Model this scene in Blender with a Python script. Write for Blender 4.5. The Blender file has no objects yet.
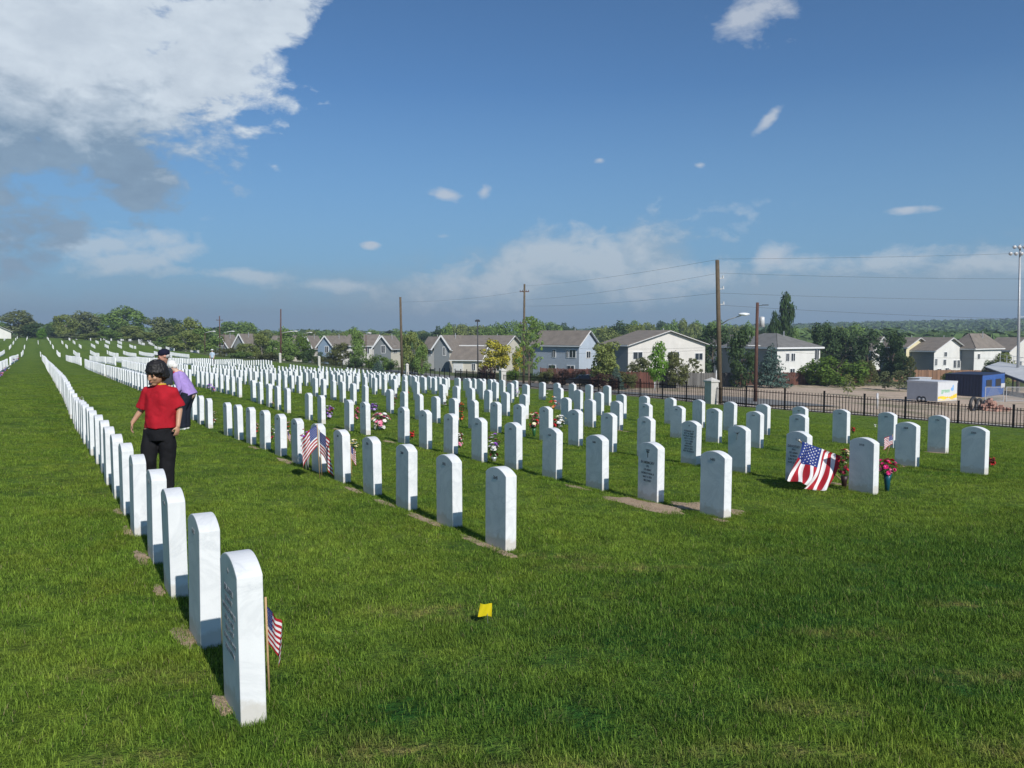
import bpy, bmesh, math, random
import numpy as np
from mathutils import Vector, Matrix, noise
R = math.radians
random.seed(7)
rng = np.random.default_rng(7)
SC = bpy.context.scene
COL = SC.collection

# ------------------------------------------------------------------ camera numbers
F = 797.2; PITCH = R(3.6); CZ = 1.5
WA = R(-30.87)
WX, WY = math.sin(WA), math.cos(WA)      # direction in which the rows of stones run
NX, NY = WY, -WX                         # to the right of it
def uv(u, v): return (WX*u+NX*v, WY*u+NY*v)
HOR = 384-F*math.tan(PITCH)
def ray(px, py):
    a = (px-512)/F; b = (384-py)/F
    c, s = math.cos(PITCH), math.sin(PITCH)
    return Vector((a, c+b*s, -s+b*c))
def at(px, py, Y):                       # point seen at a pixel at distance Y in front of the camera
    d = ray(px, py); k = Y/d.y
    return Vector((d.x*k, Y, CZ+d.z*k))

# ------------------------------------------------------------------ helpers
def link(o, parent=None):
    COL.objects.link(o)
    if parent: o.parent = parent
    return o
def tag(o, label=None, cat=None, group=None, kind=None):
    if label: o['label'] = label
    if cat: o['category'] = cat
    if group: o['group'] = group
    if kind: o['kind'] = kind
    return o
def empty(name, loc, rz=0.0):
    o = bpy.data.objects.new(name, None); o.empty_display_size = .2
    o.location = loc; o.rotation_euler = (0, 0, rz)
    return link(o)
def copy_tree(o, parent=None):
    c = o.copy(); COL.objects.link(c); c.parent = parent
    for ch in list(o.children): copy_tree(ch, c)
    return c
class MB:
    def __init__(s): s.v = []; s.f = []; s.m = []
    def add(s, vs, fs, mi=0):
        n = len(s.v); s.v += [tuple(p) for p in vs]
        for f in fs: s.f.append([n+i for i in f]); s.m.append(mi)
    def box(s, c, d, rz=0, mi=0, M=None):
        vs = []
        for x, y, z in ((-1,-1,-1),(1,-1,-1),(1,1,-1),(-1,1,-1),(-1,-1,1),(1,-1,1),(1,1,1),(-1,1,1)):
            p = Vector((x*d[0]/2, y*d[1]/2, z*d[2]/2))
            if M is not None: p = M @ p
            elif rz: p = Matrix.Rotation(rz, 3, 'Z') @ p
            vs.append(p+Vector(c))
        s.add(vs, [(0,3,2,1),(4,5,6,7),(0,1,5,4),(1,2,6,5),(2,3,7,6),(3,0,4,7)], mi)
    def bar(s, a, b, w, h=None, mi=0):
        a = Vector(a); b = Vector(b); d = b-a
        M = d.to_track_quat('Z', 'Y').to_matrix()
        s.box((a+b)/2, (w, h or w, d.length), M=M, mi=mi)
    def tube(s, pts, r, n=8, mi=0, cap=True):
        pts = [Vector(p) for p in pts]; k = len(pts)
        rs = r if isinstance(r, (list, tuple)) else [r]*k
        base = len(s.v); vs = []
        e1 = None
        for i, p in enumerate(pts):
            d = (pts[min(i+1, k-1)]-pts[max(i-1, 0)]).normalized()
            if e1 is None: e1 = d.to_track_quat('Z', 'Y') @ Vector((1, 0, 0))
            e1 = (e1-d*e1.dot(d)).normalized(); e2 = d.cross(e1)
            for j in range(n):
                a = 2*math.pi*j/n
                vs.append(p+e1*(math.cos(a)*rs[i])+e2*(math.sin(a)*rs[i]))
        fs = []
        for i in range(k-1):
            for j in range(n):
                j2 = (j+1) % n
                fs.append((i*n+j, i*n+j2, (i+1)*n+j2, (i+1)*n+j))
        if cap: fs.append(tuple(range(n-1, -1, -1))); fs.append(tuple(range((k-1)*n, k*n)))
        s.add(vs, fs, mi)
    def ball(s, c, r, n=8, m=6, M=None, mi=0):
        c = Vector(c); r = Vector(r) if isinstance(r, (tuple, list, Vector)) else Vector((r, r, r))
        vs = []
        for i in range(1, m):
            t = math.pi*i/m
            for j in range(n):
                a = 2*math.pi*j/n
                vs.append(Vector((math.sin(t)*math.cos(a)*r.x, math.sin(t)*math.sin(a)*r.y, math.cos(t)*r.z)))
        vs.append(Vector((0, 0, r.z))); vs.append(Vector((0, 0, -r.z)))
        if M is not None: vs = [M@v for v in vs]
        vs = [v+c for v in vs]
        fs = []
        for i in range(m-2):
            for j in range(n):
                j2 = (j+1) % n
                fs.append((i*n+j, (i+1)*n+j, (i+1)*n+j2, i*n+j2))
        T, B = n*(m-1), n*(m-1)+1
        for j in range(n):
            fs.append((T, j, (j+1) % n)); fs.append((B, (m-2)*n+(j+1) % n, (m-2)*n+j))
        s.add(vs, fs, mi)
    def loft(s, rings, n=16, mi=0):      # rings: (centre, xaxis, yaxis) ellipses
        vs = []
        for c, ax, ay in rings:
            c = Vector(c); ax = Vector(ax); ay = Vector(ay)
            for j in range(n):
                a = 2*math.pi*j/n
                vs.append(c+ax*math.cos(a)+ay*math.sin(a))
        k = len(rings); fs = []
        for i in range(k-1):
            for j in range(n):
                j2 = (j+1) % n
                fs.append((i*n+j, i*n+j2, (i+1)*n+j2, (i+1)*n+j))
        fs.append(tuple(range(n-1, -1, -1))); fs.append(tuple(range((k-1)*n, k*n)))
        s.add(vs, fs, mi)
    def mesh(s, name, mats, smooth=False):
        me = bpy.data.meshes.new(name); me.from_pydata(s.v, [], s.f)
        for m in (mats if isinstance(mats, (list, tuple)) else [mats]): me.materials.append(m)
        me.polygons.foreach_set('material_index', s.m)
        if smooth: me.polygons.foreach_set('use_smooth', [True]*len(s.f))
        me.update(); return me
    def build(s, name, mats, parent=None, smooth=False, loc=None, rz=None):
        o = bpy.data.objects.new(name, s.mesh(name, mats, smooth))
        if loc is not None: o.location = loc
        if rz is not None: o.rotation_euler = (0, 0, rz)
        return link(o, parent)

# ------------------------------------------------------------------ materials
def newmat(name):
    m = bpy.data.materials.new(name); m.use_nodes = True
    nt = m.node_tree; nt.nodes.clear()
    out = nt.nodes.new('ShaderNodeOutputMaterial')
    b = nt.nodes.new('ShaderNodeBsdfPrincipled')
    nt.links.new(b.outputs[0], out.inputs[0])
    return m, nt, b, out
def N(nt, typ, **kw):
    n = nt.nodes.new(typ)
    for k, v in kw.items():
        if k == 'ins':
            for i, x in v.items(): n.inputs[i].default_value = x
        else: setattr(n, k, v)
    return n
def ramp(nt, fac, stops):
    r = nt.nodes.new('ShaderNodeValToRGB'); nt.links.new(fac, r.inputs[0])
    e = r.color_ramp.elements
    while len(e) < len(stops): e.new(.5)
    for i, (p, c) in enumerate(stops):
        e[i].position = p; e[i].color = (*c, 1) if len(c) == 3 else c
    return r.outputs[0]
def mixc(nt, fac, a, b, mode='MIX'):
    m = nt.nodes.new('ShaderNodeMix'); m.data_type = 'RGBA'; m.blend_type = mode
    for s, x in ((0, fac), (6, a), (7, b)):
        if hasattr(x, 'is_output') or isinstance(x, bpy.types.NodeSocket): nt.links.new(x, m.inputs[s])
        elif isinstance(x, (int, float)): m.inputs[s].default_value = x
        else: m.inputs[s].default_value = (*x, 1)
    return m.outputs[2]
def mth(nt, op, a, b=None, c=None, clamp=False):
    m = nt.nodes.new('ShaderNodeMath'); m.operation = op; m.use_clamp = clamp
    for i, x in enumerate((a, b, c)):
        if x is None: continue
        if isinstance(x, bpy.types.NodeSocket): nt.links.new(x, m.inputs[i])
        else: m.inputs[i].default_value = x
    return m.outputs[0]
def noisetex(nt, vec, scale, detail=4, rough=.55, dist=0):
    n = N(nt, 'ShaderNodeTexNoise'); n.inputs['Scale'].default_value = scale
    n.inputs['Detail'].default_value = detail; n.inputs['Roughness'].default_value = rough
    n.inputs['Distortion'].default_value = dist
    if vec is not None: nt.links.new(vec, n.inputs['Vector'])
    return n.outputs[0]
def bump(nt, b, h, strength=.3, dist=.02):
    n = N(nt, 'ShaderNodeBump'); n.inputs['Strength'].default_value = strength; n.inputs['Distance'].default_value = dist
    nt.links.new(h, n.inputs['Height']); nt.links.new(n.outputs[0], b.inputs['Normal'])
def simple(name, col, rough=.7, var=.15, scale=6, metallic=0, bmp=0, coord='Object', spec=.5):
    m, nt, b, out = newmat(name)
    tc = N(nt, 'ShaderNodeTexCoord')
    f = noisetex(nt, tc.outputs[coord], scale, 5, .6)
    a = tuple(c*(1-var) for c in col); d = tuple(min(1, c*(1+var)) for c in col)
    c = ramp(nt, f, [(.3, a), (.7, d)])
    nt.links.new(c, b.inputs['Base Color'])
    b.inputs['Roughness'].default_value = rough; b.inputs['Metallic'].default_value = metallic
    b.inputs['Specular IOR Level'].default_value = spec
    if bmp: bump(nt, b, f, bmp, .01)
    return m

def marble():
    m, nt, b, out = newmat('white_marble')
    tc = N(nt, 'ShaderNodeTexCoord'); oi = N(nt, 'ShaderNodeObjectInfo')
    off = N(nt, 'ShaderNodeVectorMath', operation='SCALE'); nt.links.new(oi.outputs['Location'], off.inputs[0]); off.inputs['Scale'].default_value = 3.7
    add = N(nt, 'ShaderNodeVectorMath', operation='ADD'); nt.links.new(tc.outputs['Object'], add.inputs[0]); nt.links.new(off.outputs[0], add.inputs[1])
    w = noisetex(nt, add.outputs[0], 3.2, 8, .62, 1.2)
    vein0 = mth(nt, 'ABSOLUTE', mth(nt, 'SUBTRACT', w, .5))
    vein = mth(nt, 'ADD', vein0, mth(nt, 'MULTIPLY', mth(nt, 'ABSOLUTE', mth(nt, 'SUBTRACT', noisetex(nt, add.outputs[0], 1.3, 3, .5), .5)), .18))
    vc = ramp(nt, vein, [(0, (.60, .62, .635)), (.014, (.68, .695, .70)), (.07, (.765, .775, .775))])
    big = noisetex(nt, add.outputs[0], 5, 3, .5)
    c = mixc(nt, ramp(nt, big, [(.4, (0, 0, 0)), (.75, (.6, .6, .6))]), vc, (.60, .62, .63))
    # soil and mower staining close to the ground
    sx = N(nt, 'ShaderNodeSeparateXYZ'); nt.links.new(tc.outputs['Object'], sx.inputs[0])
    n2 = noisetex(nt, add.outputs[0], 14, 4, .6)
    g = mth(nt, 'ADD', sx.outputs[2], mth(nt, 'MULTIPLY', n2, -.16))
    st = ramp(nt, g, [(0, (.6, .6, .6)), (.035, (0, 0, 0))])
    c = mixc(nt, st, c, (.50, .45, .36))
    c = mixc(nt, mth(nt, 'MULTIPLY', oi.outputs['Random'], .16), c, (.64, .66, .66))
    nt.links.new(c, b.inputs['Base Color'])
    b.inputs['Roughness'].default_value = .55; b.inputs['Specular IOR Level'].default_value = .35
    f = noisetex(nt, add.outputs[0], 90, 3, .6); bump(nt, b, f, .12, .003)
    return m
MARBLE = marble()

def lawn_colour(nt, pos):
    """colour of the turf, from world position only"""
    sc = N(nt, 'ShaderNodeVectorMath', operation='MULTIPLY'); nt.links.new(pos, sc.inputs[0]); sc.inputs[1].default_value = (1, 1, 0)
    p = sc.outputs[0]
    n1 = noisetex(nt, p, .32, 5, .6, .6)
    n2 = noisetex(nt, p, 1.7, 5, .65, .3)
    n3 = noisetex(nt, p, 7, 4, .6)
    c = ramp(nt, n1, [(.34, (.068, .145, .020)), (.5, (.120, .195, .028)), (.66, (.180, .240, .044))])
    c = mixc(nt, ramp(nt, n2, [(.42, (0, 0, 0)), (.68, (1, 1, 1))]), c, (.165, .190, .028))
    # mown strips running along the rows
    dt = N(nt, 'ShaderNodeVectorMath', operation='DOT_PRODUCT'); nt.links.new(p, dt.inputs[0]); dt.inputs[1].default_value = (NX, NY, 0)
    vv = mth(nt, 'ADD', dt.outputs['Value'], mth(nt, 'MULTIPLY', mth(nt, 'SUBTRACT', n2, .5), .5))
    st = mth(nt, 'MULTIPLY', mth(nt, 'ADD', mth(nt, 'SINE', mth(nt, 'MULTIPLY', mth(nt, 'ADD', vv, -.65-.65), 2*math.pi/2.56)), 1.0), .5)
    c = mixc(nt, mth(nt, 'MULTIPLY', st, .60), c, (.190, .255, .046))
    n5 = noisetex(nt, p, .9, 6, .7, .2)
    c = mixc(nt, ramp(nt, n5, [(.38, (.65, .65, .65)), (.5, (0, 0, 0))]), c, (.055, .115, .020))
    c = mixc(nt, ramp(nt, n3, [(.30, (.6, .6, .6)), (.5, (0, 0, 0))]), c, (.030, .080, .014))
    return c, n1, n2, n3
# patches of lush dark turf and of worn turf, in metres on the ground (x, y, radius x, radius y)
LUSH = [(.1, 3.25, 1.0, .45), (.6, 4.2, .9, .65), (1.5, 4.7, 1.2, .8), (2.6, 5.3, 1.4, .9), (3.9, 6.3, 1.6, .9), (-.5, 3.2, .4, .35), (2.0, 3.6, .6, .4)]
WORN = [(-1.75, 3.55, .28, .10), (-.55, 4.6, .3, .12), (.25, 2.72, .5, .10), (-.35, 2.85, .35, .1), (.75, 5.8, .45, .1), (2.3, 3.7, .3, .09), (1.35, 3.3, .25, .08),
        (1.9, 4.3, .22, .07), (2.9, 4.9, .25, .06), (-1.7, 4.8, .12, .06), (.3, 6.1, .3, .1), (1.0, 2.9, .3, .08), (2.1, 2.95, .3, .1), (-2.5, 2.9, .3, .1), (-1.3, 2.75, .2, .07), (2.6, 3.3, .2, .06)]
def blob_mask(nt, pos, blobs, soft=.5, wob=.5):
    sx = N(nt, 'ShaderNodeSeparateXYZ'); nt.links.new(pos, sx.inputs[0])
    w = noisetex(nt, pos, 2.3, 5, .65); w2 = mth(nt, 'MULTIPLY', mth(nt, 'SUBTRACT', w, .5), wob*3.2)
    acc = None
    for x, y, rx, ry in blobs:
        a = mth(nt, 'POWER', mth(nt, 'ABSOLUTE', mth(nt, 'DIVIDE', mth(nt, 'SUBTRACT', sx.outputs[0], x), rx)), 2)
        b = mth(nt, 'POWER', mth(nt, 'ABSOLUTE', mth(nt, 'DIVIDE', mth(nt, 'SUBTRACT', sx.outputs[1], y), ry)), 2)
        d = mth(nt, 'SQRT', mth(nt, 'ADD', a, b))
        acc = d if acc is None else mth(nt, 'MINIMUM', acc, d)
    acc = mth(nt, 'ADD', acc, w2)
    r = N(nt, 'ShaderNodeMapRange'); r.clamp = True
    nt.links.new(acc, r.inputs[0]); r.inputs[1].default_value = 1+soft; r.inputs[2].default_value = 1-soft
    return r.outputs[0]
def turf_group():
    g = bpy.data.node_groups.new('turf_colour', 'ShaderNodeTree')
    g.interface.new_socket('Color', in_out='OUTPUT', socket_type='NodeSocketColor')
    g.interface.new_socket('Fine', in_out='OUTPUT', socket_type='NodeSocketFloat')
    go = g.nodes.new('NodeGroupOutput')
    geo = N(g, 'ShaderNodeNewGeometry'); pos = geo.outputs['Position']
    c, n1, n2, n3 = lawn_colour(g, pos)
    c = mixc(g, mth(g, 'MULTIPLY', blob_mask(g, pos, LUSH, .8, .7), .88), c, (.016, .080, .018))
    c = mixc(g, mth(g, 'MULTIPLY', mth(g, 'MULTIPLY', blob_mask(g, pos, WORN, .7, 1.1), ramp(g, noisetex(g, pos, 9, 5, .7), [(.42, (0, 0, 0)), (.60, (1, 1, 1))])), .8), c, (.27, .205, .095))
    # scattered small worn spots everywhere
    n4 = noisetex(g, pos, 1.15, 6, .7, .5)
    c = mixc(g, ramp(g, n4, [(.62, (0, 0, 0)), (.72, (.6, .6, .6))]), c, (.19, .165, .06))
    m1 = noisetex(g, pos, 4.2, 7, .72, .6); m2 = noisetex(g, pos, 17, 5, .7, .3)
    mv = mth(g, 'ADD', mth(g, 'MULTIPLY', m1, .62), mth(g, 'MULTIPLY', m2, .38))
    c = mixc(g, 1.0, c, ramp(g, mv, [(.36, (.46, .58, .48)), (.5, (.94, 1.08, .82)), (.64, (1.65, 1.60, 1.25))]), 'MULTIPLY')  # light-dark mottle of the blade direction, multiplied into the turf colour
    g.links.new(c, go.inputs[0]); g.links.new(n3, go.inputs[1])
    return g
TURF = turf_group()
def turf_node(nt):
    n = nt.nodes.new('ShaderNodeGroup'); n.node_tree = TURF; return n
def blade_mat():
    m, nt, b, out = newmat('grass_blade')
    t = turf_node(nt)
    geo = N(nt, 'ShaderNodeNewGeometry')
    r = geo.outputs['Random Per Island']
    c = mixc(nt, mth(nt, 'MULTIPLY', r, .5), t.outputs[0], (.20, .27, .042))
    h = N(nt, 'ShaderNodeHueSaturation'); nt.links.new(c, h.inputs['Color'])
    nt.links.new(mth(nt, 'ADD', mth(nt, 'MULTIPLY', r, 1.5), .40), h.inputs['Value'])
    straw = mixc(nt, mth(nt, 'GREATER_THAN', r, .95), h.outputs[0], (.30, .26, .13))
    nt.links.new(straw, b.inputs['Base Color'])
    b.inputs['Roughness'].default_value = .6; b.inputs['Specular IOR Level'].default_value = .08
    tr = N(nt, 'ShaderNodeBsdfTranslucent'); nt.links.new(straw, tr.inputs[0])
    mx = N(nt, 'ShaderNodeMixShader'); mx.inputs[0].default_value = .3
    nt.links.new(b.outputs[0], mx.inputs[1]); nt.links.new(tr.outputs[0], mx.inputs[2]); nt.links.new(mx.outputs[0], out.inputs[0])
    return m
BLADE = blade_mat()
def ground_mat():
    m, nt, b, out = newmat('ground_turf_and_dirt')
    t = turf_node(nt)
    geo = N(nt, 'ShaderNodeNewGeometry'); pos = geo.outputs['Position']
    fine = noisetex(nt, pos, 26, 3, .7)
    mid = noisetex(nt, pos, 5, 6, .75)
    lawn = mixc(nt, ramp(nt, fine, [(.35, (.65, .65, .65)), (.6, (0, 0, 0))]), t.outputs[0], (.035, .060, .010))
    lawn = mixc(nt, ramp(nt, mid, [(.50, (0, 0, 0)), (.70, (.55, .55, .55))]), lawn, (.150, .180, .035))
    # outside the iron fence: worn pale dirt and gravel with weeds
    n1 = noisetex(nt, pos, .11, 6, .65, .8); n2 = noisetex(nt, pos, 1.1, 5, .7)
    dirt = ramp(nt, n2, [(.3, (.42, .32, .235)), (.7, (.60, .48, .37))])
    dirt = mixc(nt, ramp(nt, n1, [(.52, (0, 0, 0)), (.60, (.7, .7, .7))]), dirt, (.17, .17, .09))
    at_ = N(nt, 'ShaderNodeAttribute'); at_.attribute_name = 'inside'
    f = mth(nt, 'GREATER_THAN', mth(nt, 'ADD', at_.outputs['Fac'], mth(nt, 'MULTIPLY', mth(nt, 'SUBTRACT', fine, .5), .5)), 0.0)
    a2 = N(nt, 'ShaderNodeAttribute'); a2.attribute_name = 'town'
    rough = ramp(nt, n2, [(.3, (.06, .085, .03)), (.7, (.13, .15, .06))])
    out_c = mixc(nt, a2.outputs['Fac'], dirt, rough)
    c = mixc(nt, f, out_c, lawn)
    nt.links.new(c, b.inputs['Base Color']); b.inputs['Roughness'].default_value = .95
    b.inputs['Specular IOR Level'].default_value = .1
    bump(nt, b, mth(nt, 'ADD', fine, mth(nt, 'MULTIPLY', mid, 1.5)), .9, .05)
    return m

# ------------------------------------------------------------------ terrain
TP = [-1.3676, -.0564, -.0555, .0034, -.0005, .0037, -.0001, -.0001]
def poly(u, v):
    t = TP; return t[0]+t[1]*u+t[2]*v+t[3]*u*u+t[4]*u*v+t[5]*v*v+t[6]*u**3+t[7]*v**3
ctl = []
for u in (-3, 0, 3, 6, 10, 14, 18):
    for v in (-3, 0, 4, 8, 12): ctl.append((*uv(u, v), poly(u, v)))
for px, py, z in [(83, 434, 16.3), (63.8, 404.5, 21.4), (56, 388.5, 29), (50, 375.5, 42), (46, 369.5, 55), (43, 362.6, 77), (605, 404.5, 26.2), (605, 399, 34), (700, 411.5, 33), (840, 426, 32), (945, 440, 28), (440, 391, 36.9), (300, 374.5, 65),
                  (270, 366.5, 76), (190, 366, 70), (150, 357, 130), (88, 357, 130), (10, 357, 110), (-120, 357, 110), (80, 349.5, 165), (0, 349, 165), (-150, 349, 165), (150, 349, 165), (80, 344.5, 195), (0, 344, 195), (150, 345, 195),
                  (80, 340.5, 225), (10, 339, 235), (-160, 337, 235), (160, 342, 225), (212, 359, 130), (300, 363, 150), (712, 404, 52), (502, 386.5, 75), (407, 375, 115),
                  (1013, 428, 45), (1200, 440, 42), (905, 419, 47), (746, 407, 49), (450, 380, 112), (470, 377, 132), (690, 385, 119), (780, 385, 119), (650, 395, 75), (780, 397, 70),
                  (920, 403, 83), (1000, 412, 75), (1024, 392, 110), (1200, 410, 90), (790, 379, 130), (650, 378, 130), (570, 377.5, 140), (440, 371, 165), (350, 365, 200), (250, 363, 210),
                  (950, 377, 150), (1100, 380, 150), (600, 352, 400), (300, 351, 400), (900, 355, 400), (100, 335, 320), (-300, 335, 320), (1300, 360, 400),
                  (1100, 322, 1500), (900, 326, 1500), (750, 329, 1500), (600, 334, 1500), (300, 336, 1500), (0, 336, 1500), (950, 330, 900), (600, 340, 900)]:
    p = at(px, py, z); ctl.append((p.x, p.y, p.z-CZ))
for x, y, e in [(-60, -40, -1.5), (0, -60, -1.3), (80, -40, -2.5), (40, 5, -2.0), (-20, 5, -1.5), (-60, 40, -2.2), (-5000, 5000, -60), (5000, 5000, -60), (-5000, -3000, -10), (5000, -3000, -10), (0, 5000, -60), (0, -3000, -10), (-2500, 1500, 0), (2500, 1500, 20)]:
    ctl.append((x, y, e))
ctl = np.array(ctl)
def _k(r): return r
P2 = ctl[:, :2]; n = len(P2)
K = np.linalg.norm(P2[:, None]-P2[None], axis=2)
A = np.zeros((n+3, n+3)); A[:n, :n] = K-np.eye(n)*.35; A[:n, n] = 1; A[:n, n+1:] = P2; A[n, :n] = 1; A[n+1:, :n] = P2.T
sol = np.linalg.solve(A, np.concatenate([ctl[:, 2], [0, 0, 0]]))
def terr_np(x, y):
    q = np.stack([x, y], -1); o = np.empty(len(x))
    for i in range(0, len(x), 20000):
        d = np.linalg.norm(q[i:i+20000, None]-P2[None], axis=2)
        o[i:i+20000] = d@sol[:n]+sol[n]+q[i:i+20000]@sol[n+1:]
    return o+CZ
def graded(step, grow, stop, cap=200):
    a = [0.0]
    while a[-1] < stop: a.append(a[-1]+min(cap, step)); step *= grow
    return a
gx = graded(.5, 1.028, 2250); gx = np.array([-a for a in gx[:0:-1]]+gx)
gy = np.array([-1200, -500, -200, -90, -40, -20, -10, -5]+[a-2.5 for a in graded(.5, 1.02, 2250)])
GX, GY = np.meshgrid(gx, gy)
GZ = terr_np(GX.ravel(), GY.ravel()).reshape(GX.shape)
# small undulation so that the far lawn is not a perfect sheet
und = np.array([noise.noise(Vector((x*.13, y*.13, 0)))*.5+noise.noise(Vector((x*.5, y*.5, 5)))*.18 for x, y in zip(GX.ravel(), GY.ravel())]).reshape(GX.shape)
amp = np.clip(np.hypot(GX, GY)/60, .12, 1)*.035
GZ = GZ+und*amp
def Hn(x, y):
    x = np.asarray(x, float); y = np.asarray(y, float)
    i = np.clip(np.searchsorted(gx, x)-1, 0, len(gx)-2); j = np.clip(np.searchsorted(gy, y)-1, 0, len(gy)-2)
    fx = (x-gx[i])/(gx[i+1]-gx[i]); fy = (y-gy[j])/(gy[j+1]-gy[j])
    return (GZ[j, i]*(1-fx)+GZ[j, i+1]*fx)*(1-fy)+(GZ[j+1, i]*(1-fx)+GZ[j+1, i+1]*fx)*fy
def H(x, y): return float(Hn([x], [y])[0])
def spot(px, py, lo=2.0, hi=400):        # where the line of sight through a pixel meets the ground
    ys = lo*(hi/lo)**np.linspace(0, 1, 600)
    d = ray(px, py); xs = d.x/d.y*ys; zs = CZ+d.z/d.y*ys
    g = Hn(xs, ys); k = np.argmax(zs <= g)
    if not (zs <= g).any(): k = 599
    Y = float(ys[k]); return Vector((d.x/d.y*Y, Y, H(d.x/d.y*Y, Y)))

# line of the iron fence (ground points), right to left
FEN = [at(1250, 440, 40), at(1013, 428, 45), at(905, 419, 47), at(746, 407, 49), at(712, 404, 52), at(640, 397, 58), at(502, 386.5, 75), at(407, 375, 115), at(330, 366, 135), at(240, 361, 142), at(100, 350, 250), at(-200, 345, 330)]
FEN = [(p.x, p.y) for p in FEN]
def sdist(x, y):
    best = np.full(len(x), 1e9); sg = np.ones(len(x))
    for (ax, ay), (bx, by) in zip(FEN[:-1], FEN[1:]):
        dx, dy = bx-ax, by-ay; L2 = dx*dx+dy*dy
        t = np.clip(((x-ax)*dx+(y-ay)*dy)/L2, 0, 1)
        d = np.hypot(x-ax-t*dx, y-ay-t*dy)
        s = np.sign(dx*(y-ay)-dy*(x-ax))   # fence runs to the left: inside is on its left = camera side
        up = d < best-1e-9; best = np.where(up, d, best); sg = np.where(up, s, sg)
    return best*sg
ins = sdist(GX.ravel(), GY.ravel())
me = bpy.data.meshes.new('ground')
ny, nx = GX.shape
idx = np.arange(nx*ny).reshape(ny, nx)
faces = np.stack([idx[:-1, :-1], idx[:-1, 1:], idx[1:, 1:], idx[1:, :-1]], -1).reshape(-1, 4)
me.from_pydata(np.stack([GX.ravel(), GY.ravel(), GZ.ravel()], -1).tolist(), [], faces.tolist())
me.polygons.foreach_set('use_smooth', [True]*len(faces))
a = me.attributes.new('inside', 'FLOAT', 'POINT'); a.data.foreach_set('value', ins)
town = np.clip((GY.ravel()-116)/6, 0, 1)
a = me.attributes.new('town', 'FLOAT', 'POINT'); a.data.foreach_set('value', town)
me.materials.append(ground_mat())
tag(link(bpy.data.objects.new('ground', me)), kind='structure')

def ribbon(name, line, d0, d1, mat, dz, step=1.5, z0=None):
    """a strip that follows a ground line, between two offsets to its right (away from the cemetery)"""
    pts = []
    for (ax, ay), (bx, by) in zip(line[:-1], line[1:]):
        L = math.hypot(bx-ax, by-ay); k = max(1, int(L/step))
        for i in range(k): pts.append((ax+(bx-ax)*i/k, ay+(by-ay)*i/k))
    pts.append(line[-1])
    m = MB(); rows = max(1, int((d1-d0)/1.5)); vs = []
    for i, (x, y) in enumerate(pts):
        a = pts[max(0, i-2)]; b = pts[min(len(pts)-1, i+2)]
        t = Vector((b[0]-a[0], b[1]-a[1])).normalized(); nn = Vector((t.y, -t.x))
        for j in range(rows+1):
            d = d0+(d1-d0)*j/rows; X, Y = x+nn.x*d, y+nn.y*d
            vs.append((X, Y, H(X, Y)+dz))
    fs = []
    for i in range(len(pts)-1):
        for j in range(rows):
            a = i*(rows+1)+j; fs.append((a, a+1, a+rows+2, a+rows+1))
    m.add(vs, fs); return tag(m.build(name, mat, smooth=True), kind='structure')
CONC = simple('pale_concrete', (.38, .35, .31), .9, .12, 1.5)
ASPH = simple('worn_asphalt', (.17, .165, .155), .9, .25, .6)
ribbon('sidewalk', FEN[:8], .5, 2.2, CONC, .05)
ribbon('road', FEN[4:9], 4.5, 13.5, ASPH, .07)

# ------------------------------------------------------------------ headstones
SW, ST, SH, SHO = .33, .10, .662, .054
ROWA = math.atan2(WY, WX)
RZ = math.atan2(-WY, -WX)
def stone_mesh(name, seg=14, bev=.005, k=1.0, depth=.12, sink=True):
    bm = bmesh.new(); prof = []
    w = SW/2; hs = (SH-SHO)*k; h = SH*k
    r = (w*w+(h-hs)**2)/(2*(h-hs)); a0 = math.asin(w/r)
    prof.append((-w, -depth)); prof.append((w, -depth)); 
    for i in range(seg+1):
        a = a0-2*a0*i/seg; prof.append((r*math.sin(a), h-r+r*math.cos(a)))
    f = [bm.verts.new((x, -ST/2, z)) for x, z in prof]; b = [bm.verts.new((x, ST/2, z)) for x, z in prof]
    bm.faces.new(f); bm.faces.new(b[::-1])
    for i in range(len(prof)):
        j = (i+1) % len(prof); bm.faces.new((f[j], f[i], b[i], b[j]))
    bm.normal_update()
    if bev:
        ed = [e for e in bm.edges if len(e.link_faces) == 2 and e.calc_face_angle() > .5]
        bmesh.ops.bevel(bm, geom=ed, offset=bev, segments=2, affect='EDGES', profile=.6)
    bmesh.ops.recalc_face_normals(bm, faces=bm.faces)
    me = bpy.data.meshes.new(name); bm.to_mesh(me); bm.free(); me.materials.append(MARBLE)
    return me
_U = ['', 'first', 'second', 'third', 'fourth', 'fifth', 'sixth', 'seventh', 'eighth', 'ninth', 'tenth', 'eleventh', 'twelfth', 'thirteenth', 'fourteenth', 'fifteenth', 'sixteenth', 'seventeenth', 'eighteenth', 'nineteenth']
_T = {2: ('twentieth', 'twenty'), 3: ('thirtieth', 'thirty'), 4: ('fortieth', 'forty'), 5: ('fiftieth', 'fifty'), 6: ('sixtieth', 'sixty'), 7: ('seventieth', 'seventy')}
def ordinal(n):
    if n < 20: return _U[n]
    return _T[n//10][0] if n % 10 == 0 else _T[n//10][1]+'-'+_U[n % 10]
SP = .9852
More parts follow.
